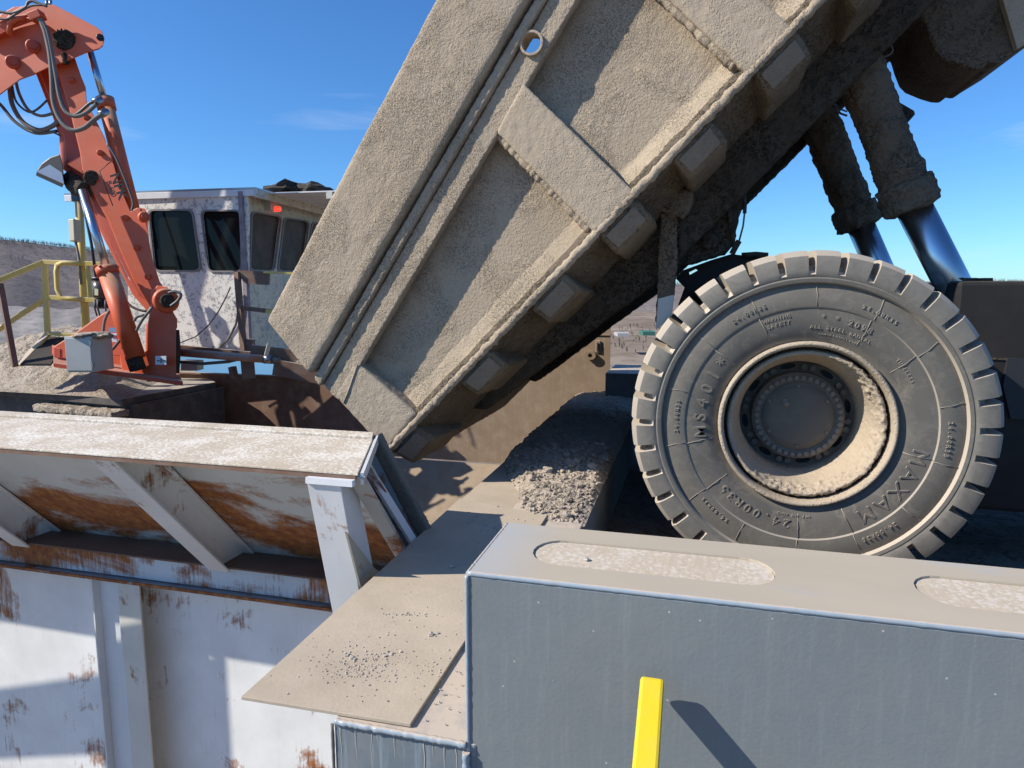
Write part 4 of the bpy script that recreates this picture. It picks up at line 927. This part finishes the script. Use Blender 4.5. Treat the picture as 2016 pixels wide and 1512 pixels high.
# hoses
def hose(pts, r=.028, mat=None, d=BD - .3):
    q = [P8(p[0], p[1], p[2] if len(p) > 2 else d) for p in pts]
    sm = []
    for i in range(len(q) - 1):
        p0 = q[max(i-1, 0)]; p1 = q[i]; p2 = q[i+1]; p3 = q[min(i+2, len(q)-1)]
        for k in range(6):
            s_ = k / 6; sm.append(.5 * ((2*p1) + (p2-p0)*s_ + (2*p0-5*p1+4*p2-p3)*s_**2 + (3*p1-p0-3*p2+p3)*s_**3))
    sm.append(q[-1]); return MB().tube(sm, r, 10).build('hose', mat or mHoseL, t)
hose([(75, 33), (88, 60), (98, 105), (102, 150), (105, 200), (118, 235), (140, 256), (165, 252), (185, 236), (202, 224)], .029)
hose([(78, 34), (93, 62), (103, 110), (110, 150), (117, 190), (128, 218), (148, 229), (170, 222), (190, 205)], .024)
hose([(82, 40), (97, 80), (106, 130), (113, 160), (122, 200), (134, 222), (150, 225), (176, 204), (190, 198)], .018, mHose)
hose([(19, 165, BD + .3), (24, 205, BD + .3), (45, 240, BD + .3), (75, 256, BD + .3), (100, 250, BD + .3), (116, 238, BD + .25)], .030)
hose([(31, 158, BD + .3), (38, 185, BD + .3), (55, 215, BD + .3), (80, 228, BD + .3), (108, 222, BD + .25)], .020)
hose([(24, 168, BD + .3), (32, 200, BD + .3), (55, 220, BD + .3), (72, 216, BD + .3), (92, 198, BD + .25)], .014, mHose)
hose([(-40, 170, BD + .35), (0, 205, BD + .35), (30, 240, BD + .35), (70, 262, BD + .35), (112, 258, BD + .3)], .022, mHose)
hose([(96, 258, BD + .35), (108, 262, BD + .3), (118, 267, BD + .3)], .012, mHose)
hose([(-30, 22), (0, 23), (25, 26), (50, 15), (55, 5), (65, 2), (80, 8), (92, 12)], .018, mHose)
hose([(-30, 30), (10, 38), (30, 28), (60, 12), (85, 10)], .014, mHose)
hose([(-40, 62, BD - .2), (-10, 52, BD - .2), (20, 40, BD - .2), (60, 30, BD - .2)], .03, mOrangeDk)
hose([(-40, 74, BD - .2), (-10, 62, BD - .2), (25, 50, BD - .2), (70, 34, BD - .2)], .03, mOrangeDk)
hose([(211, 283), (228, 310), (243, 345), (256, 380), (262, 400), (259, 415)], .014, mHose)
hose([(221, 605), (208, 625), (203, 655), (206, 685), (218, 690), (232, 675), (242, 662)], .018)
hose([(332, 577), (345, 574), (356, 580), (350, 592), (336, 603)], .02, mHose)
hose([(240, 565, BD), (250, 595, BD), (268, 608, BD), (288, 613, BD)], .018, mHose)
hose([(268, 652), (280, 630), (296, 610), (300, 605)], .018)
hose([(264, 632), (270, 624), (284, 620)], .018)
for (x, y) in ((190, 200), (202, 224)): MB().tube([P8(x - 4, y + 3, BD - .3), P8(x + 8, y - 5, BD - .2)], .045, 8).build('hose_fitting', mSteel, t)
MB().beam(P8(62, 37, BD - .28), P8(84, 28, BD - .28), .14, .10).build('hose_clamp', mOrange, t, bevel=.01)
# welded handle loop and manifold on top
MB().tube([P8(19, 68, BD - .25), P8(20, 48, BD - .25), P8(32, 38, BD - .25), P8(48, 36, BD - .25)], .035, 10).build('lifting_loop', mOrange, t)
for k in range(3): MB().beam(P8(-30, 62 + k * 9, BD - .22), P8(18, 42 + k * 7, BD - .22), .05, .05).build('manifold_bar', mOrange, t)
for k in (92, 99): MB().tube([P8(k, 12, BD - .05), P8(k + .5, 1, BD - .05)], .02, 8).build('bolt', mSteel, t)
# flood lamp
lm = MB(); 
lm.prism([P8(72, 337, BD - .1), P8(82, 322, BD - .1), P8(98, 310, BD - .1), P8(118, 303, BD - .1), P8(124, 325, BD - .1), P8(126, 348, BD - .1), P8(127, 362, BD - .1)], n1 * .40)
f = lm.build('flood_lamp', mBlack, t, bevel=.01)
MB().prism([P8(72, 338, BD - .12), P8(98, 324, BD - .12), P8(122, 340, BD - .12), P8(126, 362, BD - .12)], n1 * .02).build('lamp_glass', mSteel, f)
# lettering on the boom plate
def text_obj(txt, size, px, py, d, right, up, mat, parent, name='lettering', ex=.004):
    cu_ = bpy.data.curves.new('t', 'FONT'); cu_.body = txt; cu_.size = size; cu_.extrude = ex; cu_.align_x = 'CENTER'; cu_.align_y = 'CENTER'; cu_.offset = size * .02
    ob = bpy.data.objects.new('t', cu_); COL.objects.link(ob); bpy.context.view_layer.update()
    me = bpy.data.meshes.new_from_object(ob.evaluated_get(bpy.context.evaluated_depsgraph_get())); bpy.data.objects.remove(ob)
    c = P8(px, py, d); n = right.cross(up); mb = MB()
    mb.add([c + right * v.co.x + up * v.co.y + n * v.co.z for v in me.vertices], [tuple(p_.vertices) for p_ in me.polygons]); bpy.data.meshes.remove(me)
    return mb.build(name, mat, parent)
PR = (RT * .80 + FW * .60).normalized()       # in the plate, horizontal
def inpl(dx, dy): return (RT * dx + V((0, 0, -dy)))
# build letters directly in the picture-parallel plane just proud of the boom plate
tdir = (RT * .29 + V((0, 0, -.957))).normalized(); tup = (RT * .957 + V((0, 0, .29))).normalized()
def ortho(u, r): u = u - r * u.dot(r); return u.normalized()
rgt = tdir; upv = ortho(tup, rgt)
text_obj('NPK', .175, 233, 367, BD - .16, rgt, upv, mBlack, t)
text_obj('B-600', .088, 219, 372, BD - .16, rgt, upv, mBlack, t)
fr_ = MB(); q4 = [P8(196, 336, BD - .15), P8(216, 319, BD - .15)]
fr_.tube([P8(222, 405, BD - .15), P8(196, 337, BD - .15), P8(217, 319, BD - .15)], .006, 6); fr_.build('letter_frame', mBlack, t)
# labels on the base
def decal(x0, y0, x1, y1, d, mat, name):
    a = P8(x0, y1, d); b = P8(x1, y1, d); c = P8(x1, y0, d); e = P8(x0, y0, d); return MB().prism([a, b, c, e], FW * .01).build(name, mat, t)
decal(216, 656, 230, 673, BD - .0, mWhite, 'decal'); decal(214, 645, 229, 654, BD, mSteel, 'decal')
decal(218, 660, 223, 664, BD - .012, m_solid('decal_blue', (.05, .08, .35), .5), 'decal_flag'); 
for k in range(3): decal(223.5, 660 + k * 2, 229, 661 + k * 2, BD - .012, m_solid('decal_red', (.5, .05, .05), .5), 'decal_stripe')
decal(306, 701, 327, 718, BD - .24, mWhite, 'decal')
decal(315.5, 705, 317.5, 714, BD - .252, mBlack, 'decal_figure'); decal(309, 709, 313, 711, BD - .252, mBlack, 'decal_mark'); decal(320, 709, 325, 711, BD - .252, mBlack, 'decal_mark')
# small pipes at the column
MB().tube([P8(345, 650, BD), P8(348, 690, BD), P8(345, 735, BD)], .05, 10).build('side_valve', mGrease, t)

# electrical enclosure
t = thing('electrical_box', 'light grey metal electrical enclosure standing in the dust before the orange base', 'electrical box', tuple(oD(160, 735, BD - .5)))
d0 = BD - .75
a = P8(132, 733, d0); b = P8(185, 735, d0); wv = (b - a); wv.z = 0; up = V((0, 0, 1)); hh = (P8(132, 662, d0) - a).z
nv = V((-wv.y, wv.x, 0)).normalized() * .35
MB().hexa([a, a + wv, a + wv + nv * 1.2 , a + nv * 1.2, a + up * hh, a + wv + up * hh, a + wv + nv * 1.2 + up * hh, a + nv * 1.2 + up * hh]).build('enclosure', mBox, t, bevel=.008)
o_ = -nv.normalized() * .012; MB().hexa([a + wv * .03 + o_ + up * .02, a + wv * .97 + o_ + up * .02, a + wv * .97 - o_ * .1 + up * .02, a + wv * .03 - o_ * .1 + up * .02, a + wv * .03 + o_ + up * (hh - .02), a + wv * .97 + o_ + up * (hh - .02), a + wv * .97 - o_ * .1 + up * (hh - .02), a + wv * .03 - o_ * .1 + up * (hh - .02)]).build('door', mBox, t, bevel=.004)
for k in (.15, .75): MB().beam(a + wv * 1.0 + o_ + up * hh * k, a + wv * 1.0 + o_ + up * (hh * k + .06), .03, .03, up=(1, 0, 0)).build('latch', mSteel, t)
q = MB(); q.rock(a + wv * .62 + nv * .4 + up * hh, .17, 3, .28, 3); q.rock(a + wv * .95 + nv * .5 + up * hh, .14, 8, .3, 3); tag(q.build('dust_cap', mDirt), 'lumpy dust lying on top of the grey electrical box', 'dust', kind='stuff')

# ================================================================= OPERATOR CAB
cB = P8(487, 600, 10.2); cA = P8(252, 600, 10.6); cD = P8(660, 600, 13.2)
def zt(px, py, p): k = V((p.x, p.y, 0)).length / V((ray(px, py).x, ray(px, py).y, 0)).length; return ZC + ray(px, py).z * k
zb = zt(487, 697, cB); ztp = zt(487, 378, cB)
t = thing('operator_cab', 'peeling white operator cabin with rounded dark windows behind the orange boom', 'cabin', (cB.x, cB.y, zb))
def wallpts(p, q, poly, hole_list, off, th, name, mat, pp=t):
    """wall between plan points p and q; poly given as photo pixels, unprojected to the wall plane"""
    d = V((q.x - p.x, q.y - p.y, 0)).normalized(); n = V((-d.y, d.x, 0))
    def on(px, py):
        r = ray(px, py); k = (V((p.x, p.y, 0)) - V((0, 0, 0))).dot(n) / V((r.x, r.y, 0)).dot(n); return CAMP + r * k + n * off
    return MB().prism([on(*a) for a in poly], n * th, holes=[[on(*a) for a in reversed(h_)] for h_ in hole_list]).build(name, mat, pp), on, n
def rrect(c, rr_=12, n=5):   # rounded quad from 4 corners (clockwise from top left) in photo pixels
    out = []
    for i in range(4):
        p = V((*c[i], 0)); a = V((*c[i-1], 0)); b = V((*c[(i+1) % 4], 0)); pa = p + (a - p).normalized() * rr_; pb = p + (b - p).normalized() * rr_
        for k in range(n + 1): s_ = k / n; q = pa * (1-s_)**2 + p * 2*s_*(1-s_) + pb * s_**2; out.append((q.x, q.y))
    return out
def zpx(px, z, p, q):   # photo row of height z on the wall p-q at column px
    d = V((q.x - p.x, q.y - p.y, 0)).normalized(); n = V((-d.y, d.x, 0)); r = ray(px, 583)
    lo, hi = 100., 1200.
    for _ in range(40):
        m = (lo + hi) / 2; r = ray(px, m); k = V((p.x, p.y, 0)).dot(n) / V((r.x, r.y, 0)).dot(n)
        if (CAMP + r * k).z > z: lo = m
        else: hi = m
    return lo
w1 = rrect([(293, 414), (379, 414), (396, 533), (305, 533)]); w2 = rrect([(397, 415), (474, 415), (476, 534), (411, 534)])
w3 = rrect([(495, 417), (553, 427), (539, 533), (491, 532)], 10); w4 = rrect([(559, 429), (608, 436), (595, 534), (546, 533)], 9); w5 = rrect([(614, 438), (655, 443), (645, 536), (600, 534)], 8)
F = [(252, zpx(252, ztp, cA, cB)), (487, zpx(487, ztp, cA, cB)), (487, zpx(487, zb, cA, cB)), (252, zpx(252, zb, cA, cB))]
o, onF, nF = wallpts(cA, cB, F, [w1, w2], 0, .06, 'front_wall', mCab); o.name = 'front_wall'
Rw = [(488, zpx(488, ztp, cB, cD)), (660, zpx(660, ztp, cB, cD)), (660, zpx(660, zb, cB, cD)), (488, zpx(488, zb, cB, cD))]
o2, onR, nR = wallpts(cB, cD, Rw, [w3, w4, w5], 0, .06, 'side_wall', mCabSide)
for (w_, on, n_, p_, q_, gm) in ((w1, onF, nF, cA, cB, mGlass), (w2, onF, nF, cA, cB, mGlass), (w3, onR, nR, cB, cD, mGlassB), (w4, onR, nR, cB, cD, mGlassB), (w5, onR, nR, cB, cD, mGlassB)):
    fo = MB(); cx = sum(a for a, b in w_) / len(w_); cy = sum(b for a, b in w_) / len(w_)
    outer_ = [(cx + (a - cx) * 1.05, cy + (b - cy) * 1.035) for a, b in w_]; inner_ = [(cx + (a - cx) * .975, cy + (b - cy) * .98) for a, b in w_]
    fr_o = MB().prism([on(*a) - n_ * .02 for a in outer_], n_ * .018, holes=[[on(*a) - n_ * .02 for a in reversed(inner_)]]).build('window', m_solid('window_rubber', (.23, .22, .22), .6), t)
    MB().prism([on(*a) + n_ * .03 for a in outer_], n_ * .006).build('pane', gm, fr_o)
# roof with fascia and overhanging corrugated sheet
rA = cA + (cA - cB) * .9; 
zr = zt(500, 372, cB)
fA = P8(125, 372, 10.5); fB = P8(503, 370, 9.9); fz = zt(503, 370, fB)
dF = V((fB.x - fA.x, fB.y - fA.y, 0)); nF2 = V((-dF.y, dF.x, 0)).normalized(); dR = V((cD.x - cB.x, cD.y - cB.y, 0)).normalized()
def up0(p, z): return V((p.x, p.y, z))
MB().prism([up0(fA, fz - .015), up0(fB, fz - .015), up0(fB, fz - .11), up0(fA, fz - .11)], nF2 * .03).build('fascia', mWhite, t, bevel=.004)
MB().prism([up0(fB, fz - .015), up0(fB, fz - .13), up0(fB + dR * 3.5, fz - .13), up0(fB + dR * 3.5, fz - .015)], -dF.normalized() * .03).build('side_fascia', mCabSide, t)
MB().prism([up0(fA, fz - .012), up0(fB, fz - .012), up0(fB + dR * 4, fz - .012), up0(fA + dR * 4, fz - .012)], (0, 0, .025)).build('roof', mSteel, t)
s0 = up0(fB, fz - .02) + dR * .35; sd_ = dF.normalized(); rr_ = MB()
for k in range(10):
    q = s0 + dR * (.3 * k); rr_.prism([q, q + dR * .15, q + dR * .22 + V((0, 0, .04)), q + dR * .29 + V((0, 0, .04)), q + dR * .3, q + dR * .3 - V((0, 0, .01)), q + dR * .2 - V((0, 0, -.02)), q - V((0, 0, .012))], sd_ * 1.15)
rr_.build('awning_sheet', mWhite, t)
MB().box(*(lambda q: ((q.x - .05, q.y, q.z - .1), (q.x + .05, q.y + .1, q.z)))(up0(s0 + sd_ * 1.0, fz - .03))).build('awning_bracket', mBox, t)
# corner post, beacon
MB().beam(up0(cB, zb) - nF * .01, up0(cB, ztp) - nF * .01, .07, .07, up=(1, 0, 0)).build('corner_post', m_solid('bare_patched_paint', (.36, .31, .34), .8, 0, .5, 8), t)
bb = onR(533, 412) - nR * .0; bx_ = MB().beam(onR(520, 398), onR(538, 400), .2, .26).build('beacon_housing', mBox, t)
lc = onR(544, 415) - nR * .18 - dR * .2
MB().tube([lc + nR * .1, lc], .06, 16, radii=[.045, .038]).build('beacon', mRed, t)
# interior
MB().prism([onF(300, 700), onF(480, 700), onF(480, 380), onF(300, 380)], nF * .01).build('hidden', mDarkIn, t) if 0 else None
# dark lump on the roof
tag(MB().rock(up0(fB, fz + .17) + dR * 1.5 - sd_ * .0 + V((-.28, 0, .02)), .34, 11, .45, 3).rock(up0(fB, fz + .16) + dR * 1.6 + V((.15, 0, .0)), .28, 4, .5, 3).build('tarp_bundle', mud_ if 0 else mDarkSteel), 'dark crumpled bundle lying on the cabin roof', 'bundle')
# cable hanging on the cab front
q = MB(); pts = [(463, 566), (452, 590), (440, 612), (420, 640), (395, 662), (372, 671), (352, 679)]
q.tube([onF(*p) - nF * .12 for p in pts], .010, 6); tag(q.build('cable', mBlack), 'thin black cable drooping across the white cabin front', 'cable')
q = MB(); pts = [(478, 575), (476, 600), (470, 640), (455, 668), (440, 682)]
q.tube([onF(*p) - nF * .08 for p in pts], .018, 8); tag(q.build('conduit', mHoseL), 'grey conduit curving down the cabin front beside the brown post', 'conduit')

# walkway frame in front of the cab: brown post and rails
t = thing('walkway_railing', 'rust brown angle iron railing with a yellow patched mid rail in front of the cabin', 'railing', tuple(oD(480, 700, 9.6)))
def W8(px, py, d=9.6): return oD(px, py, d)
MB().beam(W8(467, 536), W8(472, 600), .07, .07, up=(1, 0, 0)).build('post', mBrown, t); MB().beam(W8(472, 600), W8(481, 702), .07, .07, up=(1, 0, 0)).build('post', mBrown, t)
MB().prism([W8(467, 532), W8(530, 535), W8(528, 561), W8(486, 559), W8(475, 548)], FW * .05).build('gusset_plate', mBrown, t)
MB().beam(W8(474, 606), W8(560, 616), .05, .06).build('mid_rail', mBrown, t); MB().beam(W8(524, 612, 9.57), W8(552, 615, 9.57), .05, .05).build('mid_rail_patch', mYellowOld, t)
MB().beam(W8(520, 536), W8(640, 541), .07, .03).build('top_rail', mYellowOld, t)
MB().prism([W8(483, 668), W8(496, 669), W8(496, 700), W8(483, 698)], FW * .12).build('base_block', mBrown, t)
t = thing('walkway_deck', 'dusty brown walkway channel running along the foot of the cabin', 'walkway', tuple(oD(450, 700, 9.8)))
MB().prism([oD(300, 684, 10.2), oD(620, 695, 10.2), oD(620, 712, 9.3), oD(300, 690, 9.9)], (0, 0, -.05)).build('deck_top', mDirt, t)
MB().beam(oD(345, 688, 9.5), oD(600, 712, 9.5), .08, .14).build('channel', mBrown, t)
MB().beam(oD(495, 690, 9.4), oD(610, 703, 9.4), .08, .16).build('channel', mBrown, t)
MB().beam(oD(540, 722, 9.35), oD(640, 742, 9.35), .08, .22).build('channel', mBrown, t)
MB().prism([oD(356, 710, 9.4), oD(388, 711, 9.4), oD(388, 730, 9.4), oD(356, 730, 9.4)], FW * .2).build('support_block', mBox, t)
MB().beam(oD(457, 722, 9.3), oD(462, 745, 9.3), .08, .08).build('stub', mBrown, t); MB().beam(oD(486, 700, 9.3), oD(490, 745, 9.3), .16, .1).build('stub', mBrown, t)
# pipe with valve
t = thing('water_pipe', 'dusty reddish water pipe with a lever valve running in front of the cabin', 'pipe', tuple(oD(440, 700, 9.1)))
MB().tube([oD(345, 693, 9.15), oD(480, 704, 9.1), oD(524, 707, 9.1)], .055, 16).build('pipe', m_dust_top('pipe_paint', (.36, .16, .10), dust=(.45, .33, .26), amt=.7), t)
MB().tube([oD(520, 707, 9.1), oD(535, 708, 9.1)], .06, 12).build('valve_body', mSteel, t); MB().tube([oD(535, 708, 9.1), oD(551, 709, 9.1)], .035, 12).build('nozzle', mHoseL, t)
MB().beam(oD(524, 700, 9.05), oD(530, 677, 9.05), .03, .05).build('valve_lever', m_solid('cream_plastic', (.7, .65, .5), .5), t)
tag(MB().tube([oD(345, 712, 9.2), oD(400, 716, 9.2), oD(450, 712, 9.2), oD(478, 705, 9.2)], .022, 8).build('hose', mHose), 'thin black hose sagging below the reddish water pipe', 'hose')

# yellow stair railing and pole, far left
t = thing('stair_railing', 'pale yellow stair handrail with posts and kick plate descending at the far left', 'railing', tuple(oD(90, 660, 9.6)))
def Yr(px, py, d=9.8): return oD(px, py, d)
def yb(a, b, w=.07, h=.07, name='rail', da=9.8, db=9.8, mat=None): return MB().beam(oD(*a, da), oD(*b, db), w, h).build(name, mat or mYellowOld, t, bevel=.008)
yb((-90, 590), (0, 551), da=9.3, db=9.6); yb((0, 551), (86, 516), da=9.6, db=9.8); yb((86, 516), (215, 521)); yb((-40, 672), (5, 643), da=9.3, db=9.6); yb((5, 643), (90, 588), da=9.6); yb((90, 585), (200, 592))
yb((88, 516), (94, 660), name='post'); yb((94, 656), (170, 660), .1, .05, 'kick_plate'); yb((36, 720), (94, 658), .1, .04, 'stair_stringer', da=9.4)
yb((0, 558), (30, 722), .07, .07, 'post', 9.2, 9.2, mBrown)
yb((173, 525), (178, 590), .06, .06, 'post')
g_ = MB(); pts = [(113, 520), (111, 535), (113, 570), (120, 586), (135, 588), (165, 590)]; g_.tube([Yr(*p, 9.7) for p in pts], .035, 10); g_.build('gate_frame', mYellowOld, t)
g_ = MB(); g_.tube([Yr(*p, 9.7) for p in ((113, 522), (125, 517), (165, 519))], .035, 10); g_.build('gate_frame', mYellowOld, t)
st = MB()
for k in range(9):
    for m_ in range(14):
        a = oD(60 + k * 6 + m_ * 6, 700 - k * 5, 9.3 + k * .1); st.box((a.x - .012, a.y - .03, a.z - .01), (a.x + .012, a.y + .03, a.z + .01)) if 0 else None
MB().prism([oD(40, 716, 9.2), oD(96, 662, 9.9), oD(135, 664, 9.9), oD(100, 716, 9.2)], (0, 0, -.03)).build('stair_tread', mDarkSteel, t)
t = thing('lamp_pole', 'tall pale yellow pole with a cream box mounted on its side', 'pole', tuple(oD(172, 660, 9.9)))
MB().tube([oD(154, 376, 9.9), oD(170, 660, 9.9)], .055, 16).build('pole', mYellowOld, t)
MB().beam(oD(153, 372, 9.9), oD(155, 397, 9.9), .13, .13, up=(1, 0, 0)).build('pole_cap', mBlack, t)
MB().beam(oD(147, 433, 9.75), oD(149, 476, 9.75), .13, .10, up=(1, 0, 0)).build('junction_box', m_solid('cream_box', (.52, .49, .38), .5), t, bevel=.01)
MB().tube([oD(149, 476, 9.75), oD(156, 510, 9.8), oD(160, 560, 9.8)], .018, 8).build('conduit', mHoseL, t)
MB().tube([oD(160, 390, 9.6), oD(170, 430, 9.6), oD(180, 480, 9.6), oD(190, 550, 9.6)], .02, 8).build('cable', mBlack, t)
# grease pump beside the boom
t = thing('grease_pump', 'dark cylindrical grease pump behind the orange lift cylinder', 'pump', tuple(oD(195, 620, 9.5)))
MB().tube([oD(197, 552, 9.5), oD(199, 586, 9.5)], .10, 24).build('reservoir', m_solid('smoked_plastic', (.10, .09, .08), .3), t)
MB().tube([oD(197, 547, 9.5), oD(197, 553, 9.5)], .11, 24).build('lid', mBlack, t)
MB().prism([oD(186, 568, 9.39), oD(193, 569, 9.39), oD(193, 582, 9.39), oD(186, 581, 9.39)], FW * .01).build('sticker', m_solid('pale_sticker', (.65, .66, .4), .6), t)
MB().tube([oD(199, 588, 9.5), oD(201, 606, 9.5)], .08, 16).build('pump_body', mDarkSteel, t)
for x in (187, 193, 208): MB().tube([oD(x, 590, 9.4), oD(x - 1, 605, 9.4), oD(x + 4, 622, 9.45)], .012, 6).build('grease_line', mHose, t)
